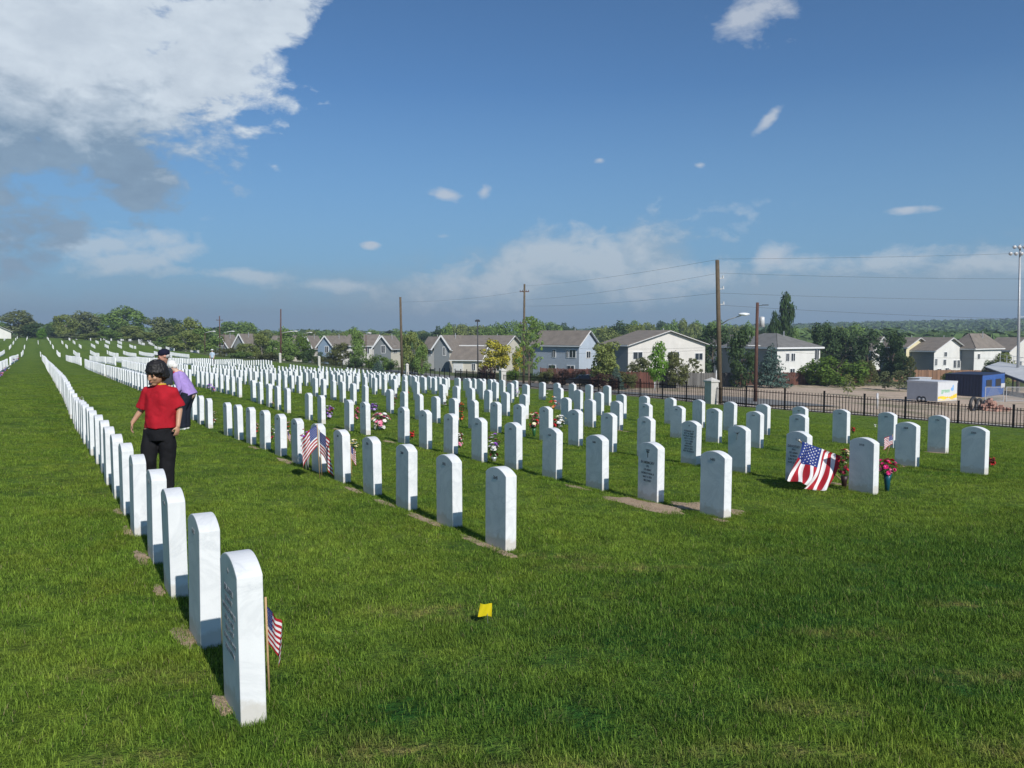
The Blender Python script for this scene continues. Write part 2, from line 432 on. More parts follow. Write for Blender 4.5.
ROWS = [  # name for labels, v, first u, missing indexes (1-based)
 ('the long row along the left aisle', .6535, 3.149, ()),
 ('the second row from the left', 3.1834, 5.395, (13,)),
 ('the third row from the left', 5.7402, 5.552, (10, 13, 16, 22)),
 ('the fourth row from the left', 8.3584, 5.728, (17, 24)),
 ('the fifth row from the left', 11.0095, 5.9165, (3, 12, 19)),
 ('the sixth row, on the far right', 13.5518, 7.956, (14, 20, 27)),
 ('the seventh row, beyond the sixth', 16.15, 20.8, (6, 13)),
 ('the eighth row, near the fence', 18.75, 33.0, (9,)),
 ('the ninth row, near the fence', 21.35, 44.0, ()),
 ('the last row beside the fence', 23.95, 57.0, ())]
allst = []
jr = random.Random(3)
for ri, (nm, v, u0, miss) in enumerate(ROWS):
    k = 1; u = u0; cnt = 0
    while u < 69:
        if k not in miss and not (k > 30 and jr.random() < .05):
            far = u > 22
            allst.append([ri, cnt, u+(jr.uniform(-.03, .03) if k > 12 else jr.uniform(-.008, .008)), v+jr.uniform(-.012, .012), k]); cnt += 1
        k += 1; u = u0+(k-1)*SP
    blocks = [(75, 112), (138, 160)] if ri < 9 else []
    if ri == 0: blocks = [(69, 112), (140, 150)]
    if ri == 8: blocks = [(138, 160)]
    for b0, b1 in blocks:
        u = b0
        while u < b1:
            if jr.random() > .04: allst.append([ri, 999, u+jr.uniform(-.03, .03), v, 999])
            u += SP
for r_ in range(-7, 0):                     # rows to the left of the aisle
    v = .65+r_*2.58+(.12 if r_ == -1 else 0)
    for b0, b1 in [(52, 69), (75, 112), (138, 160)]:
        u = b0
        while u < b1:
            if jr.random() > .05: allst.append([-1, 999, u, v, 999])
            u += SP
for r_ in range(-9, 13):                    # short rows on the rise beyond
    v = .65+r_*2.58
    for b0, b1 in [(190, 204), (222, 236), (252, 264), (276, 286)]:
        if jr.random() < .08 or (r_ == 0 and b0 != 222): continue
        u = b0+jr.uniform(0, 3)
        while u < b1+jr.uniform(-3, 3):
            if jr.random() > .06: allst.append([-1, 999, u, v, 999])
            u += SP
def centre(u, v): return uv(u+SW/2, v+ST/2)
inv = []
SHIFT = {(0,1):-2.6,(0,2):.8,(0,3):3,(0,4):1.6,(1,1):-1.5,(1,5):0,(2,1):-1.1,(2,4):.3,(3,1):-1.3,(3,2):1,(3,4):.9,(4,4):.8,(4,5):1}
for s in allst:
    x, y = centre(s[2], s[3]); x += SHIFT.get((s[0], s[4]), 0)*y/F; px = 512+F*x/y
    s += [x, y, px]
vis = [s for s in allst if -15 < s[7] < 1040]
vis.sort(key=lambda s: s[6])
near = [s for s in vis if s[4] != 999][:300]
nearset = set(id(s) for s in near)
SM = [stone_mesh('headstone', k=k) for k in (1.0, .985, 1.012)]
SMS = stone_mesh('headstone_small', 6, 0)
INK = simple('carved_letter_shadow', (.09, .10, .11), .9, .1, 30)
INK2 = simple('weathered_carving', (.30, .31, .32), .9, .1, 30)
_tcache = {}
def text_mesh(txt, size, mat):
    key = (txt, size, mat.name)
    if key in _tcache: return _tcache[key]
    cu = bpy.data.curves.new('t', 'FONT'); cu.body = txt; cu.size = size; cu.align_x = 'CENTER'; cu.align_y = 'CENTER'; cu.extrude = .0006; cu.offset = size*.02
    o = bpy.data.objects.new('t', cu); COL.objects.link(o)
    dg = bpy.context.evaluated_depsgraph_get()
    m = bpy.data.meshes.new_from_object(o.evaluated_get(dg)); m.materials.clear(); m.materials.append(mat)
    bpy.data.objects.remove(o); _tcache[key] = m; return m
def carve(stone, name, txt, z, size, mat, label=None, x=0):
    o = bpy.data.objects.new(name, text_mesh(txt, size, mat)); link(o, stone)
    o.location = (x, -ST/2-.0012, z); o.rotation_euler = (math.pi/2, 0, 0)
    if label: o['label'] = label
    return o
SPECIAL = {
 (0, 0): 'tall white veined marble headstone closest to the camera, worn inscription, flag behind it',
 (0, 1): 'second marble headstone of the left aisle row, shadow on its narrow side',
 (1, 0): 'white headstone standing foremost at the middle of the lawn, small number near its top',
 (1, 5): 'headstone half hidden behind two small flags and purple flowers',
 (2, 0): 'headstone with a chipped edge, nearest of the third row, right of the bare soil',
 (2, 1): 'headstone with a dark cross and six lines of lettering set in bare reddish soil',
 (3, 0): 'headstone between the large flag and the pot of magenta flowers',
 (3, 1): 'headstone partly covered by the large draped flag',
 (3, 2): 'headstone with a dark winged emblem near the top of its face',
 (3, 3): 'headstone covered with many close lines of dark lettering',
 (4, 0): 'headstone standing farthest to the right in the photo, alone on the grass',
 (4, 1): 'headstone to the right of the magenta flowers with a number at its top',
 (5, 1): 'headstone behind the small striped flag on the right',
}
stones = {}
for s in near:
    ri, ci, u, v, k, x, y, px = s
    o = bpy.data.objects.new('headstone', SM[(ri*7+ci*3) % 3 if ci > 2 else 0]); link(o)
    o.location = (x, y, H(x, y)); q = random.Random(ri*100+ci)
    o.rotation_euler = (q.uniform(-.012, .012), q.uniform(-.008, .008), RZ+q.uniform(-.012, .012))
    lab = SPECIAL.get((ri, ci)) or 'white marble headstone, %s from the near end of %s' % (ordinal(ci+1), ROWS[ri][0])
    tag(o, lab, 'headstone', 'white headstones in rows on the lawn')
    stones[(ri, ci)] = o
    if y < 17 and (ri, ci) not in ((2, 1), (3, 3), (3, 1), (0, 0), (3, 2)):
        carve(o, 'number_mark', str(q.randint(1201, 2890)), SH-.085, .036, INK if ri else INK2)
o = stones[(2, 1)]
m = MB(); m.box((0, 0, 0), (.012, .002, .085)); m.box((0, 0, .018), (.045, .002, .012)); m.box((0, 0, .045), (.07, .002, .006)); m.box((-.02, 0, .030), (.012, .002, .012)); m.box((.02, 0, .034), (.012, .002, .012))
m.build('carved_cross', INK, o, loc=(0, -ST/2-.0012, SH-.125))
for i, (t, sz) in enumerate([('IN MEMORY', .042), ('CPL', .030), ('US ARMY', .030), ('WORLD WAR II', .030), ('MAY 2 1921', .030), ('BELOVED', .030)]):
    carve(o, 'inscription_line', t, SH-.225-i*.040, sz, INK)
o = stones[(3, 3)]
carve(o, 'carved_emblem', '+', SH-.075, .06, INK)
for i, t in enumerate(['HUSBAND OF', 'SGT US ARMY', 'WORLD WAR II', 'NOV 14 1919', 'OCT 3 2008', 'HIS WIFE', 'MAR 8 1924', 'JAN 21 2009', 'REST IN PEACE']):
    carve(o, 'inscription_line', t, SH-.155-i*.038, .034, INK)
o = stones[(3, 1)]
for i, t in enumerate(['DEVOTED', 'PFC', 'US ARMY', 'KOREA', 'JUN 9 1930', 'AUG 2 2007']):
    carve(o, 'inscription_line', t, SH-.20-i*.042, .034 if i else .042, INK, x=-.04)
carve(o, 'carved_emblem', 'o', SH-.10, .05, INK2)
o = stones[(3, 2)]
m = MB(); m.bar((0, 0, -.06), (.012, 0, .03), .010, .002); m.bar((.012, 0, .03), (-.04, 0, .055), .012, .002); m.bar((.012, 0, .03), (.05, 0, .06), .012, .002); m.box((.012, 0, .035), (.03, .002, .02))
m.build('carved_emblem', INK, o, loc=(0, -ST/2-.0012, SH-.14))
o = stones[(0, 0)]
carve(o, 'inscription_line', '+', SH-.07, .05, INK2)
for i, (t, sz) in enumerate([('BELOVED', .040), ('US NAVY', .034), ('WORLD WAR II', .034), ('APR 12 1923', .034), ('FEB 5 2007', .034), ('GONE BUT NOT', .030), ('FORGOTTEN', .030)]):
    carve(o, 'inscription_line', t, SH-.15-i*.042, sz, INK2)
# the rest of the stones, too many and too small to tell apart
fm = MB()
tv = [tuple(vv.co) for vv in SMS.vertices]; tf = [tuple(p.vertices) for p in SMS.polygons]
for s in allst:
    if id(s) in nearset or not (-40 < s[7] < 1060): continue
    x, y = s[5], s[6]; z = H(x, y); a = RZ+random.uniform(-.02, .02); ca, sa = math.cos(a), math.sin(a)
    fm.add([(x+p[0]*ca-p[1]*sa, y+p[0]*sa+p[1]*ca, z+p[2]) for p in tv], tf)
PLAINM = simple('distant_marble', (.76, .77, .77), .6, .05, .7, coord='Object')
tag(fm.build('distant_headstones', PLAINM), 'hundreds of tiny white headstones in the distance', 'headstones', kind='stuff')

# ------------------------------------------------------------------ bare soil and grass
def soil_mat():
    m, nt, b, out = newmat('bare_soil')
    tc = N(nt, 'ShaderNodeTexCoord'); n1 = noisetex(nt, tc.outputs['Object'], 9, 6, .7); n2 = noisetex(nt, tc.outputs['Object'], 70, 3, .7)
    c = ramp(nt, n1, [(.3, (.26, .165, .105)), (.7, (.50, .36, .24))])
    c = mixc(nt, ramp(nt, n2, [(.45, (0, 0, 0)), (.62, (.8, .8, .8))]), c, (.52, .41, .27))
    nt.links.new(c, b.inputs['Base Color']); b.inputs['Roughness'].default_value = .95
    bump(nt, b, n2, 1, .02); return m
SOIL = soil_mat()
soils = []
def soil(x, y, rx, ry, rz=0.0, seed=0, h=.008):
    soils.append((x, y, rx, ry, rz))
    m = MB(); nr, na = 7, 40; vs = []; fs = []
    for i in range(nr+1):
        for j in range(na):
            a = 2*math.pi*j/na; w = 1+.55*noise.noise(Vector((math.cos(a)*1.5, math.sin(a)*1.5, seed*3.1)))+.40*noise.noise(Vector((math.cos(a)*5, math.sin(a)*5, seed*3.1)))
            r = i/nr; lx, ly = math.cos(a)*rx*r*w, math.sin(a)*ry*r*w
            X = x+lx*math.cos(rz)-ly*math.sin(rz); Y = y+lx*math.sin(rz)+ly*math.cos(rz)
            vs.append((X, Y, H(X, Y)+.004+h*(1-r*r)*(1+.8*noise.noise(Vector((X*14, Y*14, 0))))-(.012 if i == nr else 0)))
    for i in range(nr):
        for j in range(na):
            j2 = (j+1) % na
            fs.append((i*na+j, (i+1)*na+j, (i+1)*na+j2, i*na+j2))
    m.add(vs, fs); return tag(m.build('soil_patch', SOIL, smooth=True), kind='structure')
def row_pt(ri, k, du=0, dv=0):
    nm, v, u0, _ = ROWS[ri]; return uv(u0+(k-1)*SP+du, v+dv)
for k, sx_, sy_ in [(1, .14, .035), (2, .24, .055), (3, .14, .035), (4, .24, .055), (5, .22, .045), (6, .18, .03)]:
    x, y = row_pt(0, k, .26, -.03); soil(x, y, sx_, sy_, ROWA, k)
x, y = row_pt(2, 2, .05, -.16); soil(x, y, .62, .20, ROWA, 31, .02)
x, y = row_pt(2, 2, -.42, .30); soil(x, y, .42, .22, ROWA+.2, 33, .02)
for ri, k, du, dv, rx, ry in [(1, 1, .42, -.05, .36, .055), (1, 2, .5, -.04, .42, .06), (1, 3, .5, -.04, .30, .045), (1, 1, -.06, -.05, .14, .05), (2, 3, .35, -.08, .22, .06), (1, 4, .5, -.05, .25, .05), (1, 7, .5, -.07, .34, .07), (1, 9, .5, -.06, .3, .06), (2, 1, .02, -.05, .16, .05), (2, 9, .5, -.1, .3, .07), (3, 2, -.3, .35, .3, .07), (4, 2, .2, 0, .2, .06), (5, 1, .1, -.05, .25, .05), (3, 3, .2, -.3, .1, .05), (2, 12, .5, -.1, .3, .06), (4, 9, 0, 0, .3, .06)]:
    x, y = row_pt(ri, k, du, dv); soil(x, y, rx, ry, ROWA, ri*10+k, .006)

def clump(seed, nb, rad, hmin, hmax, wd):
    q = random.Random(seed); m = MB()
    for _ in range(nb):
        r = rad*math.sqrt(q.random()); a = q.uniform(0, 6.283); x, y = r*math.cos(a), r*math.sin(a)
        h = q.uniform(hmin, hmax); b = q.uniform(0, 6.283); lean = q.uniform(.2, 1.5)*h; w = wd*q.uniform(.7, 1.3)
        t = b+math.pi/2+q.uniform(-.4, .4); tx, ty = math.cos(t)*w/2, math.sin(t)*w/2; lx, ly = math.cos(b)*lean, math.sin(b)*lean
        m.add([(x-tx, y-ty, -.01), (x+tx, y+ty, -.01), (x+lx*.35+tx*.85, y+ly*.35+ty*.85, h*.55), (x+lx*.35-tx*.85, y+ly*.35-ty*.85, h*.55), (x+lx, y+ly, h)], [(0, 1, 2, 3), (3, 2, 4)])
    o = bpy.data.objects.new('grass_tuft', m.mesh('grass_tuft', BLADE)); return o
def scatter(name, cl, pts, rots, scl):
    me = bpy.data.meshes.new(name); me.from_pydata(pts.tolist(), [], [])
    a = me.attributes.new('rot', 'FLOAT_VECTOR', 'POINT'); a.data.foreach_set('vector', rots.ravel())
    a = me.attributes.new('scl', 'FLOAT_VECTOR', 'POINT'); a.data.foreach_set('vector', scl.ravel())
    o = link(bpy.data.objects.new(name, me))
    g = bpy.data.node_groups.new(name, 'GeometryNodeTree')
    g.interface.new_socket('Geometry', in_out='INPUT', socket_type='NodeSocketGeometry'); g.interface.new_socket('Geometry', in_out='OUTPUT', socket_type='NodeSocketGeometry')
    gi = g.nodes.new('NodeGroupInput'); go = g.nodes.new('NodeGroupOutput')
    ip = g.nodes.new('GeometryNodeInstanceOnPoints'); ci = g.nodes.new('GeometryNodeCollectionInfo')
    ci.inputs['Collection'].default_value = cl; ci.inputs['Separate Children'].default_value = True; ci.inputs['Reset Children'].default_value = True
    ip.inputs['Pick Instance'].default_value = True
    na = g.nodes.new('GeometryNodeInputNamedAttribute'); na.data_type = 'FLOAT_VECTOR'; na.inputs['Name'].default_value = 'rot'
    nb = g.nodes.new('GeometryNodeInputNamedAttribute'); nb.data_type = 'FLOAT_VECTOR'; nb.inputs['Name'].default_value = 'scl'
    L = g.links.new
    L(gi.outputs[0], ip.inputs['Points']); L(ci.outputs[0], ip.inputs['Instance'])
    L(na.outputs[0], ip.inputs['Rotation']); L(nb.outputs[0], ip.inputs['Scale']); L(ip.outputs[0], go.inputs[0])
    md = o.modifiers.new('scatter', 'NODES'); md.node_group = g
    return o
cl1 = bpy.data.collections.new('tufts')
for i in range(6): cl1.objects.link(clump(i, 110, .10, .007, .026, .0022))
for i in range(2): cl1.objects.link(clump(20+i, 60, .10, .010, .034, .0026))
def pts_in(y0, y1, dens):
    ym = y1; Xw = .70*ym+.5; nn = int(dens*(y1-y0)*2*Xw)
    x = rng.uniform(-Xw, Xw, nn); y = rng.uniform(y0, y1, nn); k = np.abs(x) < .70*y+.5; x, y = x[k], y[k]
    for sx_, sy_, rx, ry, rz in soils:
        dx, dy = x-sx_, y-sy_; c, s = math.cos(-rz), math.sin(-rz); lx = dx*c-dy*s; ly = dx*s+dy*c
        k = ((lx/rx)**2+(ly/ry)**2 > .95+rng.uniform(-.75, .45, len(x))) | (rng.random(len(x)) < .09); x, y = x[k], y[k]
    return x, y
def lush_at(x, y):
    o = np.zeros(len(x))
    for cx, cy, rx, ry in LUSH: o = np.maximum(o, np.clip(1.5-np.hypot((x-cx)/rx, (y-cy)/ry), 0, 1))
    w = np.zeros(len(x))
    for cx, cy, rx, ry in WORN: w = np.maximum(w, np.clip(1.4-np.hypot((x-cx)/rx, (y-cy)/ry), 0, 1))
    return o, w
def lay(name, y0, y1, dens, s0, wide):
    x, y = pts_in(y0, y1, dens); o, w = lush_at(x, y)
    k = rng.random(len(x)) > w*.4; x, y, o, w = x[k], y[k], o[k], w[k]
    nz = np.array([noise.noise(Vector((a*.9, b*.9, 3)))+.5*noise.noise(Vector((a*3.5, b*3.5, 3)))+.9*noise.noise(Vector((a*9, b*9, 7))) for a, b in zip(x, y)])
    s = s0*(1+.35*nz)*(1+.25*o)*(1-.4*w)*rng.uniform(.8, 1.2, len(x))
    pts = np.stack([x, y, Hn(x, y)], -1)
    rots = np.stack([rng.normal(0, .06, len(x)), rng.normal(0, .06, len(x)), rng.uniform(0, 6.283, len(x))], -1)
    scl = np.stack([np.full(len(x), wide), np.full(len(x), wide), s], -1)
    return pts, rots, scl
def collars():
    P_, R_, S_ = [], [], []; q = random.Random(8)
    for s in near:
        if s[6] > 13: continue
        cx, cy = s[5], s[6]; ca, sa = math.cos(RZ), math.sin(RZ)
        for i in range(int(70*min(1, 7/s[6]))):
            t = q.random()*.86; 
            if s[0] < 2 and t < .33: continue
            if t < .33: lx, ly = t-.165, -ST/2
            elif t < .43: lx, ly = SW/2, t-.38
            elif t < .76: lx, ly = t-.595, ST/2
            else: lx, ly = -SW/2, t-.81
            o = q.uniform(.012, .055); lx += math.copysign(o, lx) if abs(lx) > .16 else q.uniform(-.02, .02); ly += math.copysign(o, ly) if abs(ly) > .045 else q.uniform(-.02, .02)
            X, Y = cx+lx*ca-ly*sa, cy+lx*sa+ly*ca
            P_.append((X, Y, H(X, Y))); R_.append((q.gauss(0, .15), q.gauss(0, .15), q.uniform(0, 6.28))); k = q.uniform(.5, .8); S_.append((k, k, q.uniform(1.0, 2.0)*.8))
    return np.array(P_), np.array(R_), np.array(S_)
parts = [collars(), lay('a', 2.0, 4.5, 200, 1.0, 1.0), lay('b', 4.5, 8, 150, 1.0, 1.15), lay('c', 8, 14, 55, 1.0, 1.35), lay('d', 14, 24, 18, 1.05, 2.1), lay('e', 24, 32, 9, 1.05, 2.6), lay('f', 32, 44, 3, 1.05, 3.2)]
g = scatter('grass', cl1, *[np.concatenate([p[i] for p in parts]) for i in range(3)])
tag(g, 'short green lawn grass with lighter and browner patches', 'grass', kind='stuff')
# ------------------------------------------------------------------ flags
def cloth_mat(name, col):
    m, nt, b, out = newmat(name); b.inputs['Base Color'].default_value = (*col, 1); b.inputs['Roughness'].default_value = .75
    tr = N(nt, 'ShaderNodeBsdfTranslucent'); tr.inputs[0].default_value = (*col, 1)
    mx = N(nt, 'ShaderNodeMixShader'); mx.inputs[0].default_value = .18
    nt.links.new(b.outputs[0], mx.inputs[1]); nt.links.new(tr.outputs[0], mx.inputs[2]); nt.links.new(mx.outputs[0], out.inputs[0]); return m
FR, FW, FB = cloth_mat('flag_red', (.42, .012, .025)), cloth_mat('flag_white', (.82, .82, .82)), cloth_mat('flag_blue', (.012, .035, .20))
WOOD = simple('pale_dowel', (.45, .30, .15), .7, .2, 20)
GOLD = simple('finial_metal', (.55, .52, .42), .35, .1, 10, metallic=.6)
def flag(name, label, base, top, shape, group=None, r=.005, finial=False):
    """base/top: ends of the stick; shape(s, t) -> point, s along the fly 0..1, t down the hoist 0..1"""
    root = empty(name, base); tag(root, label, 'flag', group); b = Vector(base)
    m = MB(); m.tube([(0, 0, -.05), Vector(top)-b], r, 7); 
    m.build('stick', WOOD, root, True)
    if finial:
        m = MB(); m.ball(Vector(top)-b, .018, 10, 8); m.build('finial', GOLD, root, True)
    ns, nt_ = 40, 26
    m = MB(); vs = [Vector(shape(i/ns, j/nt_))-b for j in range(nt_+1) for i in range(ns+1)]
    fs = []; mi = []
    for j in range(nt_):
        for i in range(ns):
            fs.append((j*(ns+1)+i, j*(ns+1)+i+1, (j+1)*(ns+1)+i+1, (j+1)*(ns+1)+i))
            st = j*13//nt_; mi.append(2 if (i < ns*.4 and st < 7) else (0 if st % 2 == 0 else 1))
    m.v = [tuple(v) for v in vs]; m.f = fs; m.m = mi
    c = m.build('cloth', [FR, FW, FB], root, True)
    st = MB()
    for row in range(9):
        for k in range(6 if row % 2 == 0 else 5):
            s0 = .4*((2*k+1+(row % 2))/12); t0 = (7/13)*((row+1)/10)
            p = Vector(shape(s0, t0)); ds = Vector(shape(s0+.01, t0))-p; dt = Vector(shape(s0, t0+.01))-p
            if ds.length < 1e-7 or dt.length < 1e-7: continue
            nn = ds.cross(dt).normalized(); e1 = ds.normalized(); e2 = nn.cross(e1)
            rr = min(ds.length*100*.017, dt.length*100*.024)
            for sg in (1, -1):
                pts = []
                for q in range(10):
                    a = q*math.pi/5; rad = rr*(1 if q % 2 == 0 else .42); pts.append(p-b+e1*math.cos(a)*rad+e2*math.sin(a)*rad+nn*sg*.0012)
                st.add([p-b+nn*sg*.0012]+pts, [(0, q+1, (q+1) % 10+1) for q in range(10)])
    st.build('stars', FW, c)
    return root
def stick_shape(top, L, Hh, dirv, sag=.5, fold=.03, seed=0):
    """small flag on an upright stick; the fly droops by the angle sag (radians)"""
    T = Vector(top)-Vector((0, 0, .015)); d = Vector(dirv).normalized(); side = Vector((-d.y, d.x, 0))
    def f(s, t):
        a = s*L; ph = sag*(.65+.35*s)
        p = T+Vector((0, 0, -Hh*t))+d*a*math.cos(ph)+Vector((0, 0, -a*math.sin(ph)*(.55+.45*t)))
        return p+side*(fold*s*math.sin(7.0*s+2.5*t+seed)+.35*fold*s*math.sin(15*s+2*t+seed))
    return f
# nearest headstone: flag just behind it, stick leaning a little
b0 = spot(269.5, 697); tp = at(265.5, 597, b0.y+.02)
flag('small_flag', 'small flag on a thin wooden stick right behind the closest headstone', b0, tp, stick_shape(tp-Vector((0, 0, .025)), .14, .15, (.88, -.45, 0), .95, .014, seed=1))
b0 = spot(221.5, 647); tp = at(218.6, 553, b0.y+.01)
flag('small_flag', 'thin flag stick between the closest and second headstones, its cloth hidden', b0, tp, stick_shape(tp-Vector((0,0,.06)), .10, .10, (.7, .5, 0), 1.3, .006, seed=2))
SMALLF = 'small stick flags behind headstones'
b0 = spot(319, 479); tp = at(317, 424, b0.y)
flag('small_flag', 'small flag with blue canton upright in front of the half hidden headstone', b0+Vector((0, .05, 0)), tp, stick_shape(tp, .34, .27, (-.80, -.5, 0), 1.0, .03, seed=3), SMALLF, .006)
b0 = spot(322, 476); tp = at(319.5, 430, b0.y-.05)
flag('small_flag', 'small flag drooping to the right in front of the half hidden headstone', b0, tp, stick_shape(tp, .38, .27, (.75, -.5, 0), 1.0, .035, seed=4), SMALLF, .006)
b0 = spot(352, 477); tp = at(350.5, 445, b0.y)
flag('small_flag', 'sliver of a small flag under yellow and white flowers behind a headstone', b0, tp, stick_shape(tp, .13, .16, (.8, -.2, 0), 1.0, .01, seed=5), SMALLF, .005)
b0 = spot(886, 456); tp = at(893, 434, b0.y)
flag('small_flag', 'small wavy striped flag leaning between two headstones on the right side', b0, tp, stick_shape(tp, .20, .15, (-.95, -.2, 0), .55, .015, seed=6), SMALLF, .005)
b0 = spot(288, 448); tp = at(287, 430, b0.y)
flag('small_flag', 'tiny flag beside red flowers behind the ninth headstone of the second row', b0, tp, stick_shape(tp, .14, .11, (.8, -.3, 0), 1.1, .01, seed=7), SMALLF, .005)
# the large flag draped from a leaning staff in front of the fourth row
ZF = spot(843, 488).y+.12
base = spot(845, 487); base = Vector((base.x, ZF+.1, H(base.x, ZF+.1)+.12))
A_ = at(802, 441.5, ZF-.05); B_ = at(838.5, 455, ZF-.02); Cc = at(825, 496, ZF-.35); Dd = at(787, 478, ZF-.40)
Dd.z = max(Dd.z, H(Dd.x, Dd.y)+.02)
def bigflag(s, t):
    p = (A_*(1-t)+B_*t)*(1-s)+(Dd*(1-t)+Cc*t)*s
    n_ = Vector((.2, -1, .35)).normalized()
    w = .060*math.sin(13*t+2.6*s+.6)*(.25+s)**.7+.028*math.sin(27*t-5*s)*(.2+s)+.03*math.sin(6*s+7*t)
    p = p+n_*w+Vector((0, 0, -.07*math.sin(math.pi*s)*(.4+.6*t)))
    if s < .001: p = A_*(1-t)+B_*t
    p.z = max(p.z, H(p.x, p.y)+.012)
    return p
tipd = (A_-B_).normalized()
flag('large_flag', 'large draped flag hanging in sunlit folds over the face of a headstone', base, A_+tipd*.04, bigflag, None, .008, True)

# yellow marker flag in the lawn
b0 = spot(488, 624); root = empty('marker_flag', b0); tag(root, 'small square yellow utility marker flag alone in the foreground grass', 'marker flag')
GALV = simple('galvanised_wire', (.35, .35, .36), .4, .1, 20, metallic=.7)
YEL = cloth_mat('yellow_plastic', (.78, .62, .005))
m = MB(); m.tube([(0, 0, -.03), (-.003, 0, .055)], .0018, 6); m.build('wire', GALV, root)
m = MB(); vs = []; fs = []
c0 = at(485.5, 610, b0.y)-b0
for j in range(7):
    for i in range(7):
        s, t = i/6-.5, j/6-.5; vs.append((c0.x+s*.072*(1+.18*t)-.008*t, .014*math.sin(5*s+1.5*t), c0.z-t*.074-.004*s))
fs = [(j*7+i, j*7+i+1, (j+1)*7+i+1, (j+1)*7+i) for j in range(6) for i in range(6)]
m.add(vs, fs); m.build('flag_sheet', YEL, root, True)

# ------------------------------------------------------------------ flowers
PET = {}
def petal(name, col):
    if name not in PET: PET[name] = simple('petal_'+name, col, .6, .2, 40)
    return PET[name]
COLS = {'magenta': (.72, .02, .20), 'pink': (.80, .25, .38), 'red': (.58, .015, .02), 'maroon': (.20, .01, .03), 'white': (.85, .84, .80), 'purple': (.30, .10, .50), 'lavender': (.50, .38, .68), 'yellow': (.82, .72, .28), 'orange': (.72, .22, .06), 'cream': (.85, .78, .55)}
LEAFM = simple('bouquet_leaf', (.035, .10, .02), .6, .3, 30)
VASE_G, VASE_B, VASE_S, VASE_D = simple('green_vase', (.03, .12, .05), .4, .1, 5), simple('teal_vase', (.010, .08, .12), .35, .1, 5), simple('silver_vase', (.55, .56, .58), .3, .1, 5, metallic=.5), simple('dark_vase', (.03, .012, .015), .5, .1, 5)
def bouquet(px, py, wpx, hpx, cols, label, vase=None, seed=0, cat='flowers', group='cut flowers left at the headstones', y=None, tilt=0.0):
    """px, py: middle of the blossom mass in the photo; the stems stand on the ground below it"""
    g = spot(px, py+hpx*.5+(3 if vase is None else 0)); 
    if vase: g = spot(px, vase[1])
    s = g.y/F; W, Hh = wpx*s/2, hpx*s/2
    c = at(px, py, g.y)-g; c.z = max(c.z, Hh*.6)
    q = random.Random(seed+int(px)); far = g.y > 22
    root = empty('flower_bouquet', g); tag(root, label, cat, group)
    if vase:
        vm, _ = vase; top = max(.06, c.z-Hh*1.1); m = MB(); n = 12
        m.loft([((0, 0, -.02), (.022, 0, 0), (0, .022, 0)), ((0, 0, top*.6), (.035, 0, 0), (0, .035, 0)), ((0, 0, top), (.048, 0, 0), (0, .048, 0))], n)
        m.build('vase', vm, root, True)
    st = MB(); lf = MB(); bl = {k: MB() for k in cols}
    nb = 18 if far else 46
    for i in range(nb):
        a = q.uniform(0, 6.283); rr = q.random()**.5; zz = q.uniform(-1, 1)
        p = Vector((c.x+W*rr*math.cos(a)*math.sqrt(1-zz*zz*.6), W*.8*rr*math.sin(a), c.z+Hh*zz*(.95)))
        if p.z < .02: p.z = .02+q.random()*.02
        k = cols[i % len(cols)] if q.random() < .7 else q.choice(cols)
        r0 = min(W, Hh)*q.uniform(.26, .42)
        if not far and i % 2 == 0: st.tube([(q.uniform(-.012, .012), q.uniform(-.012, .012), .01), p*.5+Vector((0, 0, .01)), p], .0022, 4, cap=False)
        nrm = (p-Vector((c.x, 0, c.z-Hh))).normalized(); qm = nrm.to_track_quat('Z', 'Y').to_matrix()
        M_ = bl[k]
        npet = 5 if far else 8
        for lay_ in range(1 if far else 2):
            for t in range(npet):
                b = 2*math.pi*(t+.5*lay_)/npet; ro = r0*(1-.35*lay_); up = .25+.5*lay_
                cs, sn = math.cos(b), math.sin(b)
                vs = [Vector((0, 0, 0)), Vector((cs*ro*.6-sn*ro*.32, sn*ro*.6+cs*ro*.32, ro*up*.6)), Vector((cs*ro, sn*ro, ro*up)), Vector((cs*ro*.6+sn*ro*.32, sn*ro*.6-cs*ro*.32, ro*up*.6))]
                M_.add([p+qm@v for v in vs], [(0, 3, 2, 1)])
        for t in range(2 if far else 3):
            d = Vector((q.uniform(-1, 1), q.uniform(-1, 1), q.uniform(-.8, .6))).normalized(); l = r0*q.uniform(1.0, 1.9)
            e = p*.93+Vector((0, 0, -.2*r0)); sd = d.cross(Vector((0, 0, 1)))
            if sd.length > .01:
                sd = sd.normalized()*l*.22; lf.add([e, e+d*l*.5+sd, e+d*l, e+d*l*.5-sd], [(0, 1, 2, 3)])
    if st.v: st.build('stems', LEAFM, root)
    if lf.v: lf.build('leaves', LEAFM, root)
    for k, M_ in bl.items():
        if M_.v: M_.build('blossoms', petal(k, COLS[k]), root)
    return root
bouquet(887, 466, 19, 14, ['magenta', 'magenta', 'pink', 'magenta', 'red'], 'bright magenta flowers in a teal vase to the right of a headstone', (VASE_B, 492), 1)
bouquet(844, 462, 13, 26, ['maroon', 'maroon', 'red', 'cream'], 'dark maroon flowers in a dark pot between the large flag and a headstone', (VASE_D, 489), 2)
bouquet(872, 473, 7, 6, ['purple', 'maroon'], 'little dark purple bloom at the edge of the headstone beside the magenta flowers', None, 3)
bouquet(992, 461, 7, 7, ['red', 'maroon'], 'small red flowers at the foot of the rightmost headstone', None, 4)
bouquet(853, 429, 5, 4, ['red', 'maroon'], 'tiny red blooms low in the grass beside a right side headstone', None, 5)
bouquet(875, 425, 3, 3, ['white'], 'single white bloom on the grass near the right rows', None, 6)
